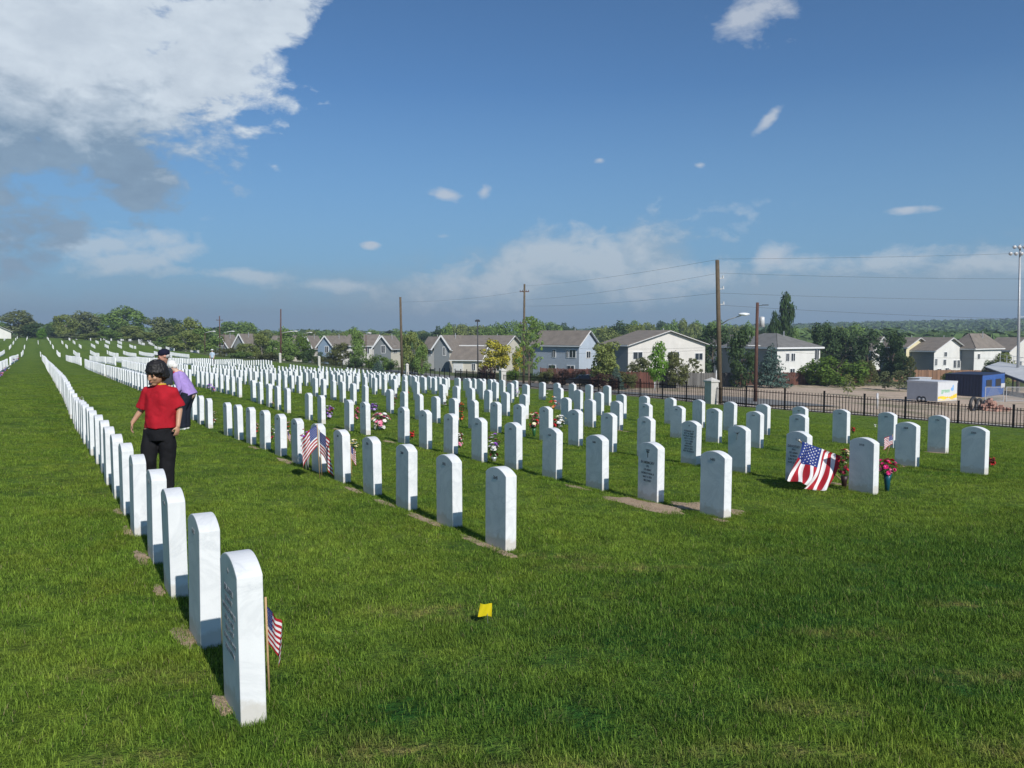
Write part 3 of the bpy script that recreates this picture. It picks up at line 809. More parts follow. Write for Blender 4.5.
bouquet(307, 440, 13, 22, ['purple', 'lavender', 'purple', 'red'], 'purple and lavender flowers beside the two small flags', (VASE_S, 470), 7)
bouquet(353, 446, 10, 14, ['yellow', 'white', 'cream'], 'yellow and white flowers behind the fifth headstone of the second row', None, 8)
bouquet(288, 426, 5, 10, ['red', 'white'], 'red and white flowers peeking out by the tiny flag', None, 9)
bouquet(272, 431, 6, 14, ['maroon', 'red', 'white'], 'dark red and white flowers between headstones in the second row', None, 10)
bouquet(257, 427, 4, 9, ['red', 'white'], 'few red and white blooms between headstones farther along the second row', None, 11)
bouquet(299, 424, 5, 8, ['orange', 'pink', 'maroon'], 'orange and pink flowers behind the seventh headstone of the second row', None, 12)
bouquet(329, 411, 9, 12, ['lavender', 'purple', 'white', 'maroon'], 'lavender and white flowers past the flag covered headstone', None, 13)
bouquet(357, 413, 6, 12, ['pink', 'magenta'], 'pink flowers between two headstones of the third row', None, 14)
bouquet(374, 407, 8, 7, ['lavender', 'purple'], 'pale purple flowers behind a third row headstone', None, 15)
bouquet(381, 420, 18, 15, ['white', 'pink', 'white', 'cream'], 'wide spray of white and pink flowers lying on the grass', None, 16)
bouquet(412, 434, 7, 6, ['red'], 'small red flowers with dark leaves on the lawn', None, 17)
bouquet(394, 400, 9, 12, ['maroon', 'maroon', 'white'], 'maroon flowers with a white bloom in the middle rows', None, 18)
bouquet(395, 390, 6, 7, ['yellow', 'cream'], 'pale yellow flowers in the middle rows', None, 19)
bouquet(407, 391, 5, 6, ['red', 'maroon'], 'little red flowers among the crowded middle stones', None, 20)
bouquet(419, 390, 5, 8, ['maroon', 'red'], 'dark red flowers among the crowded middle stones', None, 21)
bouquet(446, 399, 6, 12, ['orange', 'cream', 'maroon'], 'orange and cream flowers behind a middle headstone', None, 22)
bouquet(461, 411, 7, 18, ['orange', 'red', 'orange', 'maroon'], 'tall orange red flowers beside a middle headstone', None, 23)
bouquet(460, 439, 7, 13, ['white', 'maroon', 'pink'], 'white and maroon flowers behind the seventh headstone of the third row', None, 24)
bouquet(494, 444, 13, 24, ['white', 'maroon', 'purple', 'white', 'cream'], 'large white and maroon bouquet in a pale vase between two headstones', (VASE_S, 462), 25)
bouquet(534, 420, 11, 15, ['pink', 'red', 'cream'], 'pink and red flowers left of a headstone in the fourth row', (VASE_G, 437), 26)
bouquet(551, 423, 16, 8, ['red', 'red', 'maroon'], 'bright red flowers in front of a white bouquet', None, 27)
bouquet(560, 421, 12, 12, ['white', 'white', 'cream'], 'mass of white flowers right of the bright red ones', None, 28)
bouquet(548, 393, 6, 9, ['white', 'cream'], 'white flowers high behind a fourth row headstone', None, 29)
bouquet(554, 402, 10, 12, ['white', 'red', 'orange'], 'white and red flowers between headstones right of the middle', None, 30)
bouquet(517, 391, 6, 7, ['white', 'lavender'], 'little white and lavender flowers at the far middle stones', None, 31)
bouquet(334, 382, 6, 7, ['maroon', 'yellow'], 'dark flowers among the distant middle stones', None, 32)
bouquet(272, 400, 4, 12, ['pink', 'maroon'], 'pink flowers between distant headstones left of the middle', None, 33)
bouquet(211, 387, 9, 9, ['lavender', 'pink', 'purple'], 'lavender pink flowers beyond the bending woman', None, 34)
bouquet(215, 417, 4, 12, ['red', 'white'], 'red and white flowers at the end headstone by the gap', None, 35)
bouquet(476, 447, 3, 3, ['white'], 'single white bloom on the grass near the white and maroon bouquet', None, 36)
bouquet(81, 398, 5, 4, ['maroon', 'white'], 'dark flowers lying at the long left row', None, 37)
for i, (x, y, cc) in enumerate([(2, 371, ['lavender', 'pink']), (5, 369, ['purple', 'red']), (8, 367, ['lavender', 'white']), (1, 374, ['magenta', 'purple']), (14, 360, ['lavender', 'purple']), (18, 358, ['purple', 'maroon'])]):
    bouquet(x, y, 4.5, 4, cc, 'purple and pink flowers along the far left edge row', None, 40+i, 'flowers', 'purple flowers by the far left row of headstones')

# ------------------------------------------------------------------ people
def fuse(mb, name, mat, vox, parent=None, sm=4, loc=None, rz=None, wr=None):
    """join overlapping volumes into one smooth continuous skin"""
    me = mb.mesh(name, mat); o = bpy.data.objects.new(name, me); COL.objects.link(o)
    r = o.modifiers.new('r', 'REMESH'); r.mode = 'VOXEL'; r.voxel_size = vox; r.use_smooth_shade = True
    s = o.modifiers.new('s', 'SMOOTH'); s.factor = .5; s.iterations = sm
    dg = bpy.context.evaluated_depsgraph_get()
    m2 = bpy.data.meshes.new_from_object(o.evaluated_get(dg)); bpy.data.objects.remove(o)
    m2.name = name
    if not m2.materials: m2.materials.append(mat)
    if wr:
        amp, fr = wr
        cos = [v.co.copy() for v in m2.vertices]; ns = [v.normal.copy() for v in m2.vertices]
        for v, c, n_ in zip(m2.vertices, cos, ns):
            d = noise.noise(Vector((c.x*fr, c.y*fr, c.z*fr*.55)))+.6*(abs(noise.noise(Vector((c.x*fr*1.7+4, c.y*fr*1.7, c.z*fr*1.2))))-.3)
            v.co = c+n_*d*amp
    m2.polygons.foreach_set('use_smooth', [True]*len(m2.polygons))
    o = link(bpy.data.objects.new(name, m2), parent)
    if loc is not None: o.location = loc
    if rz is not None: o.rotation_euler = (0, 0, rz)
    return o
def cap(m, a, b, ra, rb, n=14):
    a = Vector(a); b = Vector(b)
    m.tube([a, b], [ra, rb], n); m.ball(a, ra, n, 10); m.ball(b, rb, n, 10)
def hand(m, w, d, side, r=.008, L=.075, curl=.5, palm_n=(0, -1, 0)):
    """w: wrist, d: direction the fingers hang in, side: direction of the thumb"""
    w = Vector(w); d = Vector(d).normalized(); s = Vector(side); s = (s-d*s.dot(d)).normalized(); n_ = Vector(palm_n); n_ = (n_-d*n_.dot(d)-s*n_.dot(s)).normalized()
    M = Matrix((s, n_, d)).transposed()
    m.ball(w+d*L*.55, (L*.46, L*.20, L*.60), 12, 10, M=M)
    for i, (o_, ln) in enumerate(((.36, .85), (.13, 1.0), (-.11, .92), (-.33, .72))):
        k0 = w+d*L*.95+s*L*o_; k1 = k0+(d+n_*curl*.5+s*o_*.15).normalized()*L*.42*ln; k2 = k1+(d+n_*curl*1.5).normalized()*L*.36*ln
        cap(m, k0, k1, r, r*.9, 8); cap(m, k1, k2, r*.9, r*.75, 8)
    k0 = w+d*L*.30+s*L*.38; k1 = k0+(d*.75+s*.8+n_*.3).normalized()*L*.42; k2 = k1+(d*1.0+s*.25+n_*.5).normalized()*L*.34
    cap(m, k0, k1, r*1.15, r, 8); cap(m, k1, k2, r, r*.8, 8)
def head(m, c, r, M):
    """r: head height; M: rotation, face towards local -y"""
    c = Vector(c)
    def P(x, y, z): return c+M@Vector((x*r, y*r, z*r))
    m.ball(P(0, .05, .10), (r*.36, r*.42, r*.40), 18, 14, M=M)
    m.ball(P(0, -.06, -.12), (r*.29, r*.33, r*.36), 16, 12, M=M)
    m.ball(P(0, -.20, -.40), (r*.15, r*.14, r*.10), 12, 8, M=M)
    m.ball(P(0, -.40, -.06), (r*.05, r*.07, r*.12), 10, 8, M=M)
    m.ball(P(0, -.44, -.13), (r*.065, r*.06, r*.05), 10, 8, M=M)
    for s in (-1, 1):
        m.ball(P(s*.36, .06, -.03), (r*.04, r*.09, r*.13), 10, 8, M=M)
        m.ball(P(s*.17, -.28, -.10), (r*.10, r*.08, r*.09), 10, 8, M=M)
        m.ball(P(s*.14, -.34, .06), (r*.10, r*.05, r*.035), 10, 8, M=M)
    m.ball(P(0, -.34, -.27), (r*.11, r*.055, r*.028), 10, 8, M=M)
def face_bits(root, c, r, M, lipc, browc):
    c = Vector(c)
    def P(x, y, z): return c+M@Vector((x*r, y*r, z*r))
    m = MB()
    for s in (-1, 1): m.ball(P(s*.14, -.365, .005), (r*.055, r*.03, r*.026), 10, 8, M=M)
    m.build('eyes', simple('dark_eye', (.02, .015, .012), .3, .1, 5), root, True)
    m = MB(); m.ball(P(0, -.385, -.27), (r*.095, r*.03, r*.02), 10, 6, M=M); m.build('lips', lipc, root, True)
    m = MB()
    for s in (-1, 1): m.ball(P(s*.15, -.375, .085), (r*.08, r*.03, r*.014), 10, 6, M=M)
    m.build('eyebrows', browc, root, True)
def skin(name, col):
    m, nt, b, out = newmat(name); tc = N(nt, 'ShaderNodeTexCoord'); f = noisetex(nt, tc.outputs['Object'], 14, 4, .6)
    nt.links.new(ramp(nt, f, [(.3, tuple(x*.88 for x in col)), (.7, tuple(min(1, x*1.08) for x in col))]), b.inputs['Base Color'])
    b.inputs['Roughness'].default_value = .55; b.inputs['Subsurface Weight'].default_value = .12; b.inputs['Subsurface Radius'].default_value = (.02, .008, .004)
    return m
SK1, SK2, SK3 = skin('tan_skin', (.48, .27, .17)), skin('ruddy_skin', (.52, .27, .20)), skin('fair_skin', (.60, .40, .30))
def fabric(name, col, rough=.85):
    m, nt, b, out = newmat(name); tc = N(nt, 'ShaderNodeTexCoord'); f = noisetex(nt, tc.outputs['Object'], 9, 5, .6); g = noisetex(nt, tc.outputs['Object'], 160, 2, .6)
    nt.links.new(ramp(nt, f, [(.3, tuple(x*.85 for x in col)), (.7, tuple(min(1, x*1.12) for x in col))]), b.inputs['Base Color']); b.inputs['Roughness'].default_value = rough
    b.inputs['Specular IOR Level'].default_value = .15; bump(nt, b, mth(nt, 'ADD', mth(nt, 'MULTIPLY', f, 2), mth(nt, 'MULTIPLY', g, .25)), .5, .01); return m
def hair_cap(mb, c, r, M, fringe=True, length=.30, seed=0, strands=260):
    """bowl of overlapping locks lying on the skull"""
    c = Vector(c); q = random.Random(seed)
    def P(x, y, z): return c+M@Vector((x*r, y*r, z*r))
    mb.ball(P(0, .09, .15), (r*.43, r*.47, r*.43), 20, 14, M=M)
    mb.ball(P(0, .22, -.08), (r*.38, r*.34, r*.36), 16, 12, M=M)
    for i in range(strands):
        a = q.uniform(0, 6.283)
        front = -math.sin(a)  # 1 towards the face
        top = P(.10*math.cos(a), .08+.10*math.sin(a), .62)
        e0 = .46; mid = P(.43*math.cos(a), .09+.47*math.sin(a), .22)
        lowz = -length if front < .25 else (.11+.10*q.random() if fringe else .25)
        if .25 > front > -.1: lowz = -length*.75
        end = P((.44+.05*q.random())*math.cos(a+q.uniform(-.12, .12)), .09+(.48+.04*q.random())*math.sin(a+q.uniform(-.12, .12)), lowz+q.uniform(-.05, .05))
        k_ = q.uniform(.96, 1.06); mb.tube([top, P(.30*k_*math.cos(a), .09+.34*k_*math.sin(a), .49), mid, end], [r*.04, r*.045, r*.04, r*.012], 5)

# --- the boy in the red T-shirt
g = spot(157, 492); S_ = g.y/F
def L(px, py, dy=0.0):                    # local coordinates of a point of the figure
    p = at(px, py, g.y+dy); return Vector((p.x-g.x, dy, p.z-g.z))
RED, BLK = fabric('red_cotton', (.37, .012, .022)), fabric('black_denim', (.012, .012, .014))
HAIRB = simple('black_hair', (.010, .008, .008), .6, .3, 50, spec=.5)
sL, sR = L(147, 392.5, .01), L(173.5, 393, .02)        # shoulders
nk, hc = L(160, 384.5, .0), L(156, 374, -.05)
hipL, hipR = L(151, 431, 0), L(167, 431, 0)
kL, kR = L(148.5, 460, -.04), L(167.5, 461, .02)
aL, aR = L(149.5, 487, .03), L(166.5, 488, .0)
aL.z = max(aL.z, .07); aR.z = max(aR.z, .07)
eL, eR = L(142, 409, .04), L(179.5, 410, .05)
wL, wR = L(132.5, 422.5, -.01), L(178.0, 426, -.03)
body = MB()
body.loft([((nk.x, .01, nk.z-.50), (.12, 0, 0), (0, .09, 0)), ((nk.x, .01, nk.z-.34), (.115, 0, 0), (0, .08, 0)), ((nk.x, .01, nk.z-.12), (.14, 0, 0), (0, .085, 0)), ((nk.x, .01, nk.z-.03), (.11, 0, 0), (0, .06, 0))], 18)
cap(body, sL, sR, .042, .042); cap(body, (nk.x, .015, nk.z-.06), (hc.x+.006, .0, hc.z-.05), .052, .046)
Mh = Matrix.Rotation(R(-22), 3, 'Z') @ Matrix.Rotation(R(15), 3, 'X') @ Matrix.Rotation(R(6), 3, 'Y')
HR = .238
head(body, hc, HR, Mh)
for s, e, w_ in ((sL, eL, wL), (sR, eR, wR)): cap(body, s, e, .042, .033); cap(body, e, w_, .034, .023)
hand(body, wL, Vector((-.15, -.05, -1)), (.3, -1, 0), .0075, .072, .7, (1, .2, 0))
hand(body, wR, Vector((-.12, -.10, -1)), (-.5, -1, 0), .0075, .072, .6, (-1, .3, 0))
for h_, k_, a_ in ((hipL, kL, aL), (hipR, kR, aR)): cap(body, h_, k_, .075, .052); cap(body, k_, a_, .052, .035); cap(body, a_+Vector((0, .01, -.02)), Vector((a_.x-.01, -.13, .03)), .03, .026)
kid = fuse(body, 'person', SK1, .0065, None, 3, g)
tag(kid, 'boy with black hair in a red T-shirt and black trousers walking beside the left row', 'person')
sh = MB()
zt, zb = nk.z, L(0, 426).z
sh.loft([((nk.x-.005, .0, zb-.02), (.172, 0, 0), (0, .13, 0)), ((nk.x-.005, .0, zb+.12), (.158, 0, 0), (0, .12, 0)), ((nk.x, .005, zt-.16), (.165, 0, 0), (0, .115, 0)), ((nk.x, .01, zt-.085), (.175, 0, 0), (0, .095, 0)), ((nk.x, .01, zt-.045), (.155, 0, 0), (0, .08, 0)), ((nk.x, .01, zt-.015), (.10, 0, 0), (0, .07, 0)), ((nk.x, .01, zt-.0), (.07, 0, 0), (0, .062, 0))], 24)
for s, e, t in ((sL, eL, .92), (sR, eR, .84)):
    d = (e-s); sh.tube([s+Vector((0, 0, .012)), s+d*.5, s+d*t], [.060, .070, .076], 16); sh.ball(s+Vector((0, 0, .0)), .062, 14, 10)
fuse(sh, 'tshirt', RED, .008, kid, 6, wr=(.020, 8))
c_ = MB(); c_.loft([((nk.x, .005, zt-.008), (.066, 0, 0), (0, .060, 0)), ((nk.x, .002, zt+.012), (.060, 0, 0), (0, .055, 0))], 20); c_.build('collar_trim', fabric('yellow_trim', (.55, .35, .04)), kid, True)
tr = MB()
tr.loft([((nk.x-.004, 0, zb-.05+.03), (.148, 0, 0), (0, .112, 0)), (((hipL.x+hipR.x)/2, 0, hipL.z-.02), (.146, 0, 0), (0, .12, 0)), (((hipL.x+hipR.x)/2, 0, hipL.z-.10), (.144, 0, 0), (0, .11, 0))], 22)
for h_, k_, a_ in ((hipL, kL, aL), (hipR, kR, aR)):
    tr.tube([h_+Vector((0, 0, .02)), h_*.5+k_*.5, k_, k_*.5+a_*.5, Vector((a_.x, a_.y, .045))], [.078, .088, .083, .080, .084], 16)
fuse(tr, 'trousers', BLK, .008, kid, 3, wr=(.011, 9))
hb = MB(); hair_cap(hb, hc, HR*1.0, Mh, True, .20, 4)
fuse(hb, 'hair', HAIRB, .0045, kid, 1, wr=(.005, 55))
face_bits(kid, hc, HR, Mh, simple('lips', (.36, .14, .11), .5, .1, 5), HAIRB)
fs_ = MB()
for a_ in (aL, aR): cap(fs_, (a_.x, a_.y+.03, .035), (a_.x-.01, -.15, .03), .036, .032)
fuse(fs_, 'shoes', fabric('dark_shoe', (.02, .02, .022)), .008, kid, 2)

# --- man in a navy cap, mostly hidden behind the boy
g = spot(163, 441); 
hc = L(163.5, 356, 0); HR = .225
body = MB()
Mh = Matrix.Rotation(R(-62), 3, 'Z') @ Matrix.Rotation(R(12), 3, 'X')
head(body, hc, HR, Mh)
T = hc+Vector((-.07, .07, -.22))
cap(body, hc+Vector((.01, .02, -.05)), T, .06, .07)
hz = .88
body.loft([((-.02, .05, hz-.05), (.15, 0, 0), (0, .12, 0)), ((-.03, .05, hz+.18), (.15, 0, 0), (0, .12, 0)), ((T.x, .05, T.z-.12), (.17, 0, 0), (0, .12, 0)), ((T.x, .05, T.z), (.10, 0, 0), (0, .08, 0))], 18)
for s in (-1, 1):
    sh_ = Vector((T.x+s*.13, .05+s*.02, T.z-.06)); el_ = sh_+Vector((s*.01, -.04, -.28)); wr_ = el_+Vector((-s*.06, -.12, -.22))
    cap(body, sh_, el_, .05, .042); cap(body, el_, wr_, .042, .03); hand(body, wr_, (-.05, -.2, -1), (-s*.4, -1, 0), .009, .085, .5, (-s, 0, 0))
    cap(body, (-.03+s*.08, .05, hz), (-.03+s*.07, .03, .48), .085, .06); cap(body, (-.03+s*.07, .03, .48), (-.03+s*.07, .06, .09), .058, .042); cap(body, (-.03+s*.07, .07, .05), (-.03+s*.08, -.10, .04), .04, .035)
man = fuse(body, 'person', SK2, .010, None, 3, g); tag(man, 'man in a dark navy cap looking left, mostly hidden behind the boy', 'person')
sh = MB(); sh.loft([((-.02, .05, hz-.02), (.165, 0, 0), (0, .14, 0)), ((-.03, .05, hz+.2), (.165, 0, 0), (0, .145, 0)), ((T.x, .05, T.z-.12), (.175, 0, 0), (0, .14, 0)), ((T.x, .05, T.z-.02), (.12, 0, 0), (0, .10, 0))], 20)
for s in (-1, 1):
    sh_ = Vector((T.x+s*.13, .05+s*.02, T.z-.06)); sh.tube([sh_, sh_+Vector((s*.01, -.04, -.24))], [.068, .068], 12); sh.ball(sh_, .07)
fuse(sh, 'shirt', fabric('dark_shirt', (.04, .045, .06)), .011, man, 3, wr=(.008, 10))
tr = MB()
for s in (-1, 1): tr.tube([(-.03+s*.075, .05, hz+.02), (-.03+s*.07, .03, .48), (-.03+s*.07, .06, .06)], [.10, .08, .07], 14)
fuse(tr, 'trousers', fabric('dark_trousers', (.02, .022, .03)), .011, man, 3, wr=(.01, 8))
NAVY = fabric('navy_cap', (.010, .012, .028))
cp = MB()
def PH(x, y, z): return hc+Mh@Vector((x*HR, y*HR, z*HR))
cp.ball(PH(0, .07, .22), (HR*.42, HR*.47, HR*.36), 18, 12, M=Mh)
hatm = fuse(cp, 'cap', NAVY, .008, man, 2)
cp = MB(); cp.ball(PH(0, -.50, .14), (HR*.30, HR*.30, HR*.035), 16, 8, M=Mh); cp.build('brim', NAVY, hatm, True)
cp = MB(); cp.box(PH(.06, -.395, .26), (HR*.24, HR*.03, HR*.12), M=Mh); cp.build('patch', FW, hatm)
face_bits(man, hc, HR, Mh, PET.get('x') or simple('lips2', (.40, .18, .14), .5, .1, 5), simple('grey_brow', (.3, .28, .26), .8, .1, 5))
gl = simple('grey_hair', (.40, .39, .38), .7, .2, 30)
hb = MB(); hb.ball(PH(0, .22, -.05), (HR*.36, HR*.27, HR*.22), 14, 10, M=Mh); fuse(hb, 'hair', gl, .009, man, 1)

# --- woman in a lavender jacket bending forward
g = spot(184.5, 430)
hc = L(171.5, 366.5, -.05); HR = .225
hip = L(189, 394, .05); shd = L(178, 374, 0)
Mh = Matrix.Rotation(R(-70), 3, 'Z') @ Matrix.Rotation(R(32), 3, 'X')
body = MB(); head(body, hc, HR, Mh); cap(body, hc+Vector((.03, .0, -.03)), shd+Vector((.01, 0, 0)), .055, .065)
cap(body, shd+Vector((.03, 0, -.02)), hip, .11, .13)
for s in (-1, 1):
    a = shd+Vector((.02, s*.15, -.03)); e_ = Vector((a.x+.02+.05*(s < 0), a.y-.02, a.z-.27)); w_ = Vector((e_.x-.16, e_.y-.05, e_.z-.17))
    cap(body, a, e_, .045, .038); cap(body, e_, w_, .038, .028); hand(body, w_, (-.5, -.1, -1), (0, -1*s, .2), .009, .08, .7, (-1, 0, 0))
    cap(body, hip+Vector((-.01, s*.08, -.03)), (.0+s*.01, s*.09, .45), .09, .06); cap(body, (s*.01, s*.09, .45), (.0, s*.09, .09), .058, .04); cap(body, (.02, s*.09, .05), (-.10, s*.09, .035), .036, .03)
wom = fuse(body, 'person', SK3, .010, None, 3, g); tag(wom, 'white haired woman in a lavender jacket bending forward behind the boy', 'person')
LAV = fabric('lavender_jacket', (.36, .25, .56))
sh = MB()
d = (hip-shd); up = Vector((-d.z, 0, d.x)).normalized()
def rg(t, rx, ry, off=0): c = shd+d*t+up*off; return (c, up*rx, Vector((0, ry, 0)))
sh.loft([rg(-.08, .09, .10), rg(.05, .135, .18), rg(.45, .155, .19), rg(.8, .165, .19), rg(1.10, .165, .20)], 22)
for s in (-1, 1):
    a = shd+Vector((.02, s*.15, -.03)); e_ = Vector((a.x+.02+.05*(s < 0), a.y-.02, a.z-.27)); w_ = Vector((e_.x-.14, e_.y-.045, e_.z-.15))
    sh.ball(a, .075); sh.tube([a, e_], [.07, .062], 14); sh.ball(e_, .062); sh.tube([e_, w_], [.062, .052], 14)
fuse(sh, 'jacket', LAV, .011, wom, 3, wr=(.012, 9))
c_ = MB(); c_.tube([shd+Vector((-.06, -.03, .0)), shd+Vector((-.01, -.05, .02))], [.06, .075], 14); fuse(c_, 'collar', fabric('red_collar', (.45, .03, .05)), .01, wom, 2)
tr = MB()
for s in (-1, 1): tr.tube([hip+Vector((-.01, s*.08, .02)), (s*.01, s*.09, .45), (.0, s*.09, .05)], [.13, .10, .085], 14)
fuse(tr, 'trousers', fabric('dark_navy_trousers', (.015, .018, .03)), .011, wom, 3, wr=(.01, 8))
hb = MB()
def PH(x, y, z): return hc+Mh@Vector((x*HR, y*HR, z*HR))
hb.ball(PH(0, .09, .16), (HR*.44, HR*.47, HR*.42), 18, 12, M=Mh); hb.ball(PH(0, .22, -.08), (HR*.40, HR*.34, HR*.33), 14, 10, M=Mh)
fuse(hb, 'hair', simple('white_hair', (.74, .72, .68), .7, .1, 30), .009, wom, 1, wr=(.008, 25))
gm = MB()
for s in (-1, 1): gm.ball(PH(s*.15, -.41, .0), (HR*.11, HR*.02, HR*.08), 12, 8, M=Mh)
gm.bar(PH(-.3, -.38, .01), PH(.3, -.38, .01), .006); gm.build('glasses', HAIRB, wom, True)
face_bits(wom, hc, HR, Mh, simple('lips3', (.45, .16, .14), .5, .1, 5), gl)
sh = MB()
for s in (-1, 1): cap(sh, (.03, s*.09, .03), (-.12, s*.09, .035), .042, .036)
fuse(sh, 'shoes', simple('white_shoe', (.75, .75, .75), .6, .1, 5), .01, wom, 2)

# --- person far off among the stones
g0 = at(212.5, 366, 84); g = Vector((g0.x, g0.y, H(g0.x, g0.y))); hz = 1.56
body = MB(); head(body, (0, 0, 1.56), .23, Matrix.Identity(3)); cap(body, (0, 0, 1.40), (0, 0, 1.5), .06, .055)
body.loft([((0, 0, .85), (.16, 0, 0), (0, .12, 0)), ((0, 0, 1.1), (.14, 0, 0), (0, .11, 0)), ((0, 0, 1.34), (.18, 0, 0), (0, .12, 0)), ((0, 0, 1.42), (.1, 0, 0), (0, .08, 0))], 16)
for s in (-1, 1):
    cap(body, (s*.18, 0, 1.34), (s*.23, -.02, 1.06), .05, .04); cap(body, (s*.23, -.02, 1.06), (s*.2, -.12, .84), .04, .03); hand(body, (s*.2, -.12, .84), (0, -.2, -1), (-s, -.5, 0), .01, .085, .5, (-s, 1, 0))
    cap(body, (s*.09, 0, .86), (s*.1, 0, .47), .09, .06); cap(body, (s*.1, 0, .47), (s*.1, .02, .08), .06, .04); cap(body, (s*.1, .02, .05), (s*.1, -.12, .04), .04, .035)
per = fuse(body, 'person', SK3, .014, None, 2, g); tag(per, 'tiny distant person in a pale blue shirt and white hat before the trees', 'person')
sh = MB(); sh.loft([((0, 0, .84), (.19, 0, 0), (0, .15, 0)), ((0, 0, 1.1), (.17, 0, 0), (0, .14, 0)), ((0, 0, 1.33), (.20, 0, 0), (0, .14, 0)), ((0, 0, 1.42), (.11, 0, 0), (0, .1, 0))], 16)
for s in (-1, 1): sh.tube([(s*.18, 0, 1.35), (s*.23, -.02, 1.08)], [.07, .06], 12)
fuse(sh, 'shirt', fabric('pale_blue_shirt', (.45, .55, .66)), .015, per, 2)
tr = MB()
for s in (-1, 1): tr.tube([(s*.09, 0, .88), (s*.1, 0, .47), (s*.1, .02, .05)], [.105, .08, .07], 12)
fuse(tr, 'trousers', fabric('grey_trousers', (.12, .12, .15)), .015, per, 2)
hb = MB(); hb.ball((0, 0, 1.68), (.12, .13, .07), 14, 8); hb.ball((0, -.02, 1.645), (.19, .20, .015), 16, 6); hb.build('sun_hat', FW, per, True)
# ------------------------------------------------------------------ beyond the lawn: fence, poles, houses, trees
def gp(px, Y): x = (px-512)/F*Y; return Vector((x, Y, H(x, Y)))
BLKM = simple('black_painted_iron', (.006, .006, .007), .8, .15, 10, spec=.1)
PIER = simple('pale_stone_pier', (.52, .50, .46), .85, .12, 3, bmp=.2)
root = empty('iron_fence', (0, 0, 0)); tag(root, 'long black iron picket fence running along the far edge of the lawn', 'fence')
posts = []
for (ax, ay), (bx, by) in zip(FEN[:8], FEN[1:9]):
    L_ = math.hypot(bx-ax, by-ay); k = max(1, round(L_/2.35))
    for i in range(k): posts.append((ax+(bx-ax)*i/k, ay+(by-ay)*i/k))
posts = [p for p in posts if -100 < p[0] and 512+F*p[0]/p[1] < 1080]
pm = MB(); pm.box((0, 0, .62), (.09, .09, 1.36)); pm.box((0, 0, 1.32), (.10, .10, .03)); pme = pm.mesh('post', BLKM)
def picket_panel(a, b):
    a = Vector((a[0], a[1], H(*a))); b = Vector((b[0], b[1], H(*b))); m = MB(); d = b-a; n_ = max(4, int(d.length/.165))
    for zz in (.16, 1.02): m.bar(a+Vector((0, 0, zz)), b+Vector((0, 0, zz)), .03, .04)
    for i in range(1, n_): p = a+d*i/n_; m.box(p+Vector((0, 0, .60)), (.030, .030, 1.10))
    return m
for i, p in enumerate(posts):
    o = link(bpy.data.objects.new('post', pme), root); o.location = (p[0], p[1], H(*p)); 
    if i+1 < len(posts) and p[1] < 90: picket_panel(p, posts[i+1]).build('picket_panel', BLKM, root)
pr = MB(); pr.box((0, 0, .70), (.62, .62, 1.5)); pr.box((0, 0, 1.49), (.74, .74, .10)); 
pr.add([(-.36, -.36, 1.54), (.36, -.36, 1.54), (.36, .36, 1.54), (-.36, .36, 1.54), (0, 0, 1.74)], [(0, 1, 4), (1, 2, 4), (2, 3, 4), (3, 0, 4)])
prm = pr.mesh('fence_pier', PIER)
for px, Y, lab in [(712, 51.8, 'pale stone pier with pointed cap in the fence beside the tall wooden pole'), (502.5, 75, 'pale stone pier in the fence left of the young tree'), (407, 114, 'pale stone pier in the fence right of the bare wooden pole'), (319, 135, 'distant pale stone pier at the fence on the left, near the hedge'), (280, 139, 'small distant pale pier in front of the houses at left')]:
    o = link(bpy.data.objects.new('fence_pier', prm)); p = gp(px, Y); o.location = p; o.rotation_euler = (0, 0, .5); o.scale = (1 if Y < 60 else .8 if Y < 100 else .6,)*2+(1,); tag(o, lab, 'pier', 'stone piers of the fence')
# poles and lines
POLEW = simple('weathered_pole', (.105, .078, .048), .85, .25, 3, bmp=.3); POLER = simple('brown_pole', (.095, .045, .032), .85, .2, 3)
GREY = simple('grey_metal', (.42, .43, .44), .5, .1, 5, metallic=.3); CERAM = simple('grey_ceramic', (.55, .55, .55), .3, .1, 5); DARKM = simple('dark_metal', (.03, .03, .032), .5, .1, 5)
def pole(px, Y, topy, rb, rt, mat, label, toppx=None, cat='utility pole', ins=(), arm=()):
    b = gp(px, Y); t = at(toppx or px, topy, Y); root = empty('utility_pole', b); tag(root, label, cat)
    m = MB(); m.tube([(0, 0, -.2), (t-b)*.5, t-b], [rb, (rb+rt)/2, rt], 12); m.build('pole', mat, root, True)
    if ins:
        for dz in ins:
            m = MB(); c = (t-b)*((t.z-b.z-dz)/(t.z-b.z)); m.bar(c, c+Vector((.35, 0, .03)), .05); m.tube([c+Vector((.35, 0, .0)), c+Vector((.35, 0, .10)), c+Vector((.35, 0, .20))], [.07, .05, .04], 8); m.build('insulator', CERAM, root)
    for dz, w_ in arm:
        m = MB(); c = (t-b)*((t.z-b.z-dz)/(t.z-b.z)); m.bar(c+Vector((-w_/2, 0, 0)), c+Vector((w_/2, 0, 0)), .10)
        for q in (-.45, -.2, .2, .45): m.tube([c+Vector((w_*q, 0, .05)), c+Vector((w_*q, 0, .2))], [.04, .03], 6)
        m.build('crossarm', POLER, root)
    return root, b, t
r1, b1, t1 = pole(721, 52.5, 260, .165, .13, POLEW, 'tall weathered wooden pole with a street light arm beside the stone pier', 717.3, ins=(.5+.7, 1.9, 2.9))
m = MB(); c = at(720, 325, 52.5)-b1; e = at(741, 315.5, 51.5)-b1
m.tube([c, c*.6+e*.4+Vector((0, 0, .10)), e], .035, 8); arm_ = m.build('lamp_arm', GREY, r1, True)
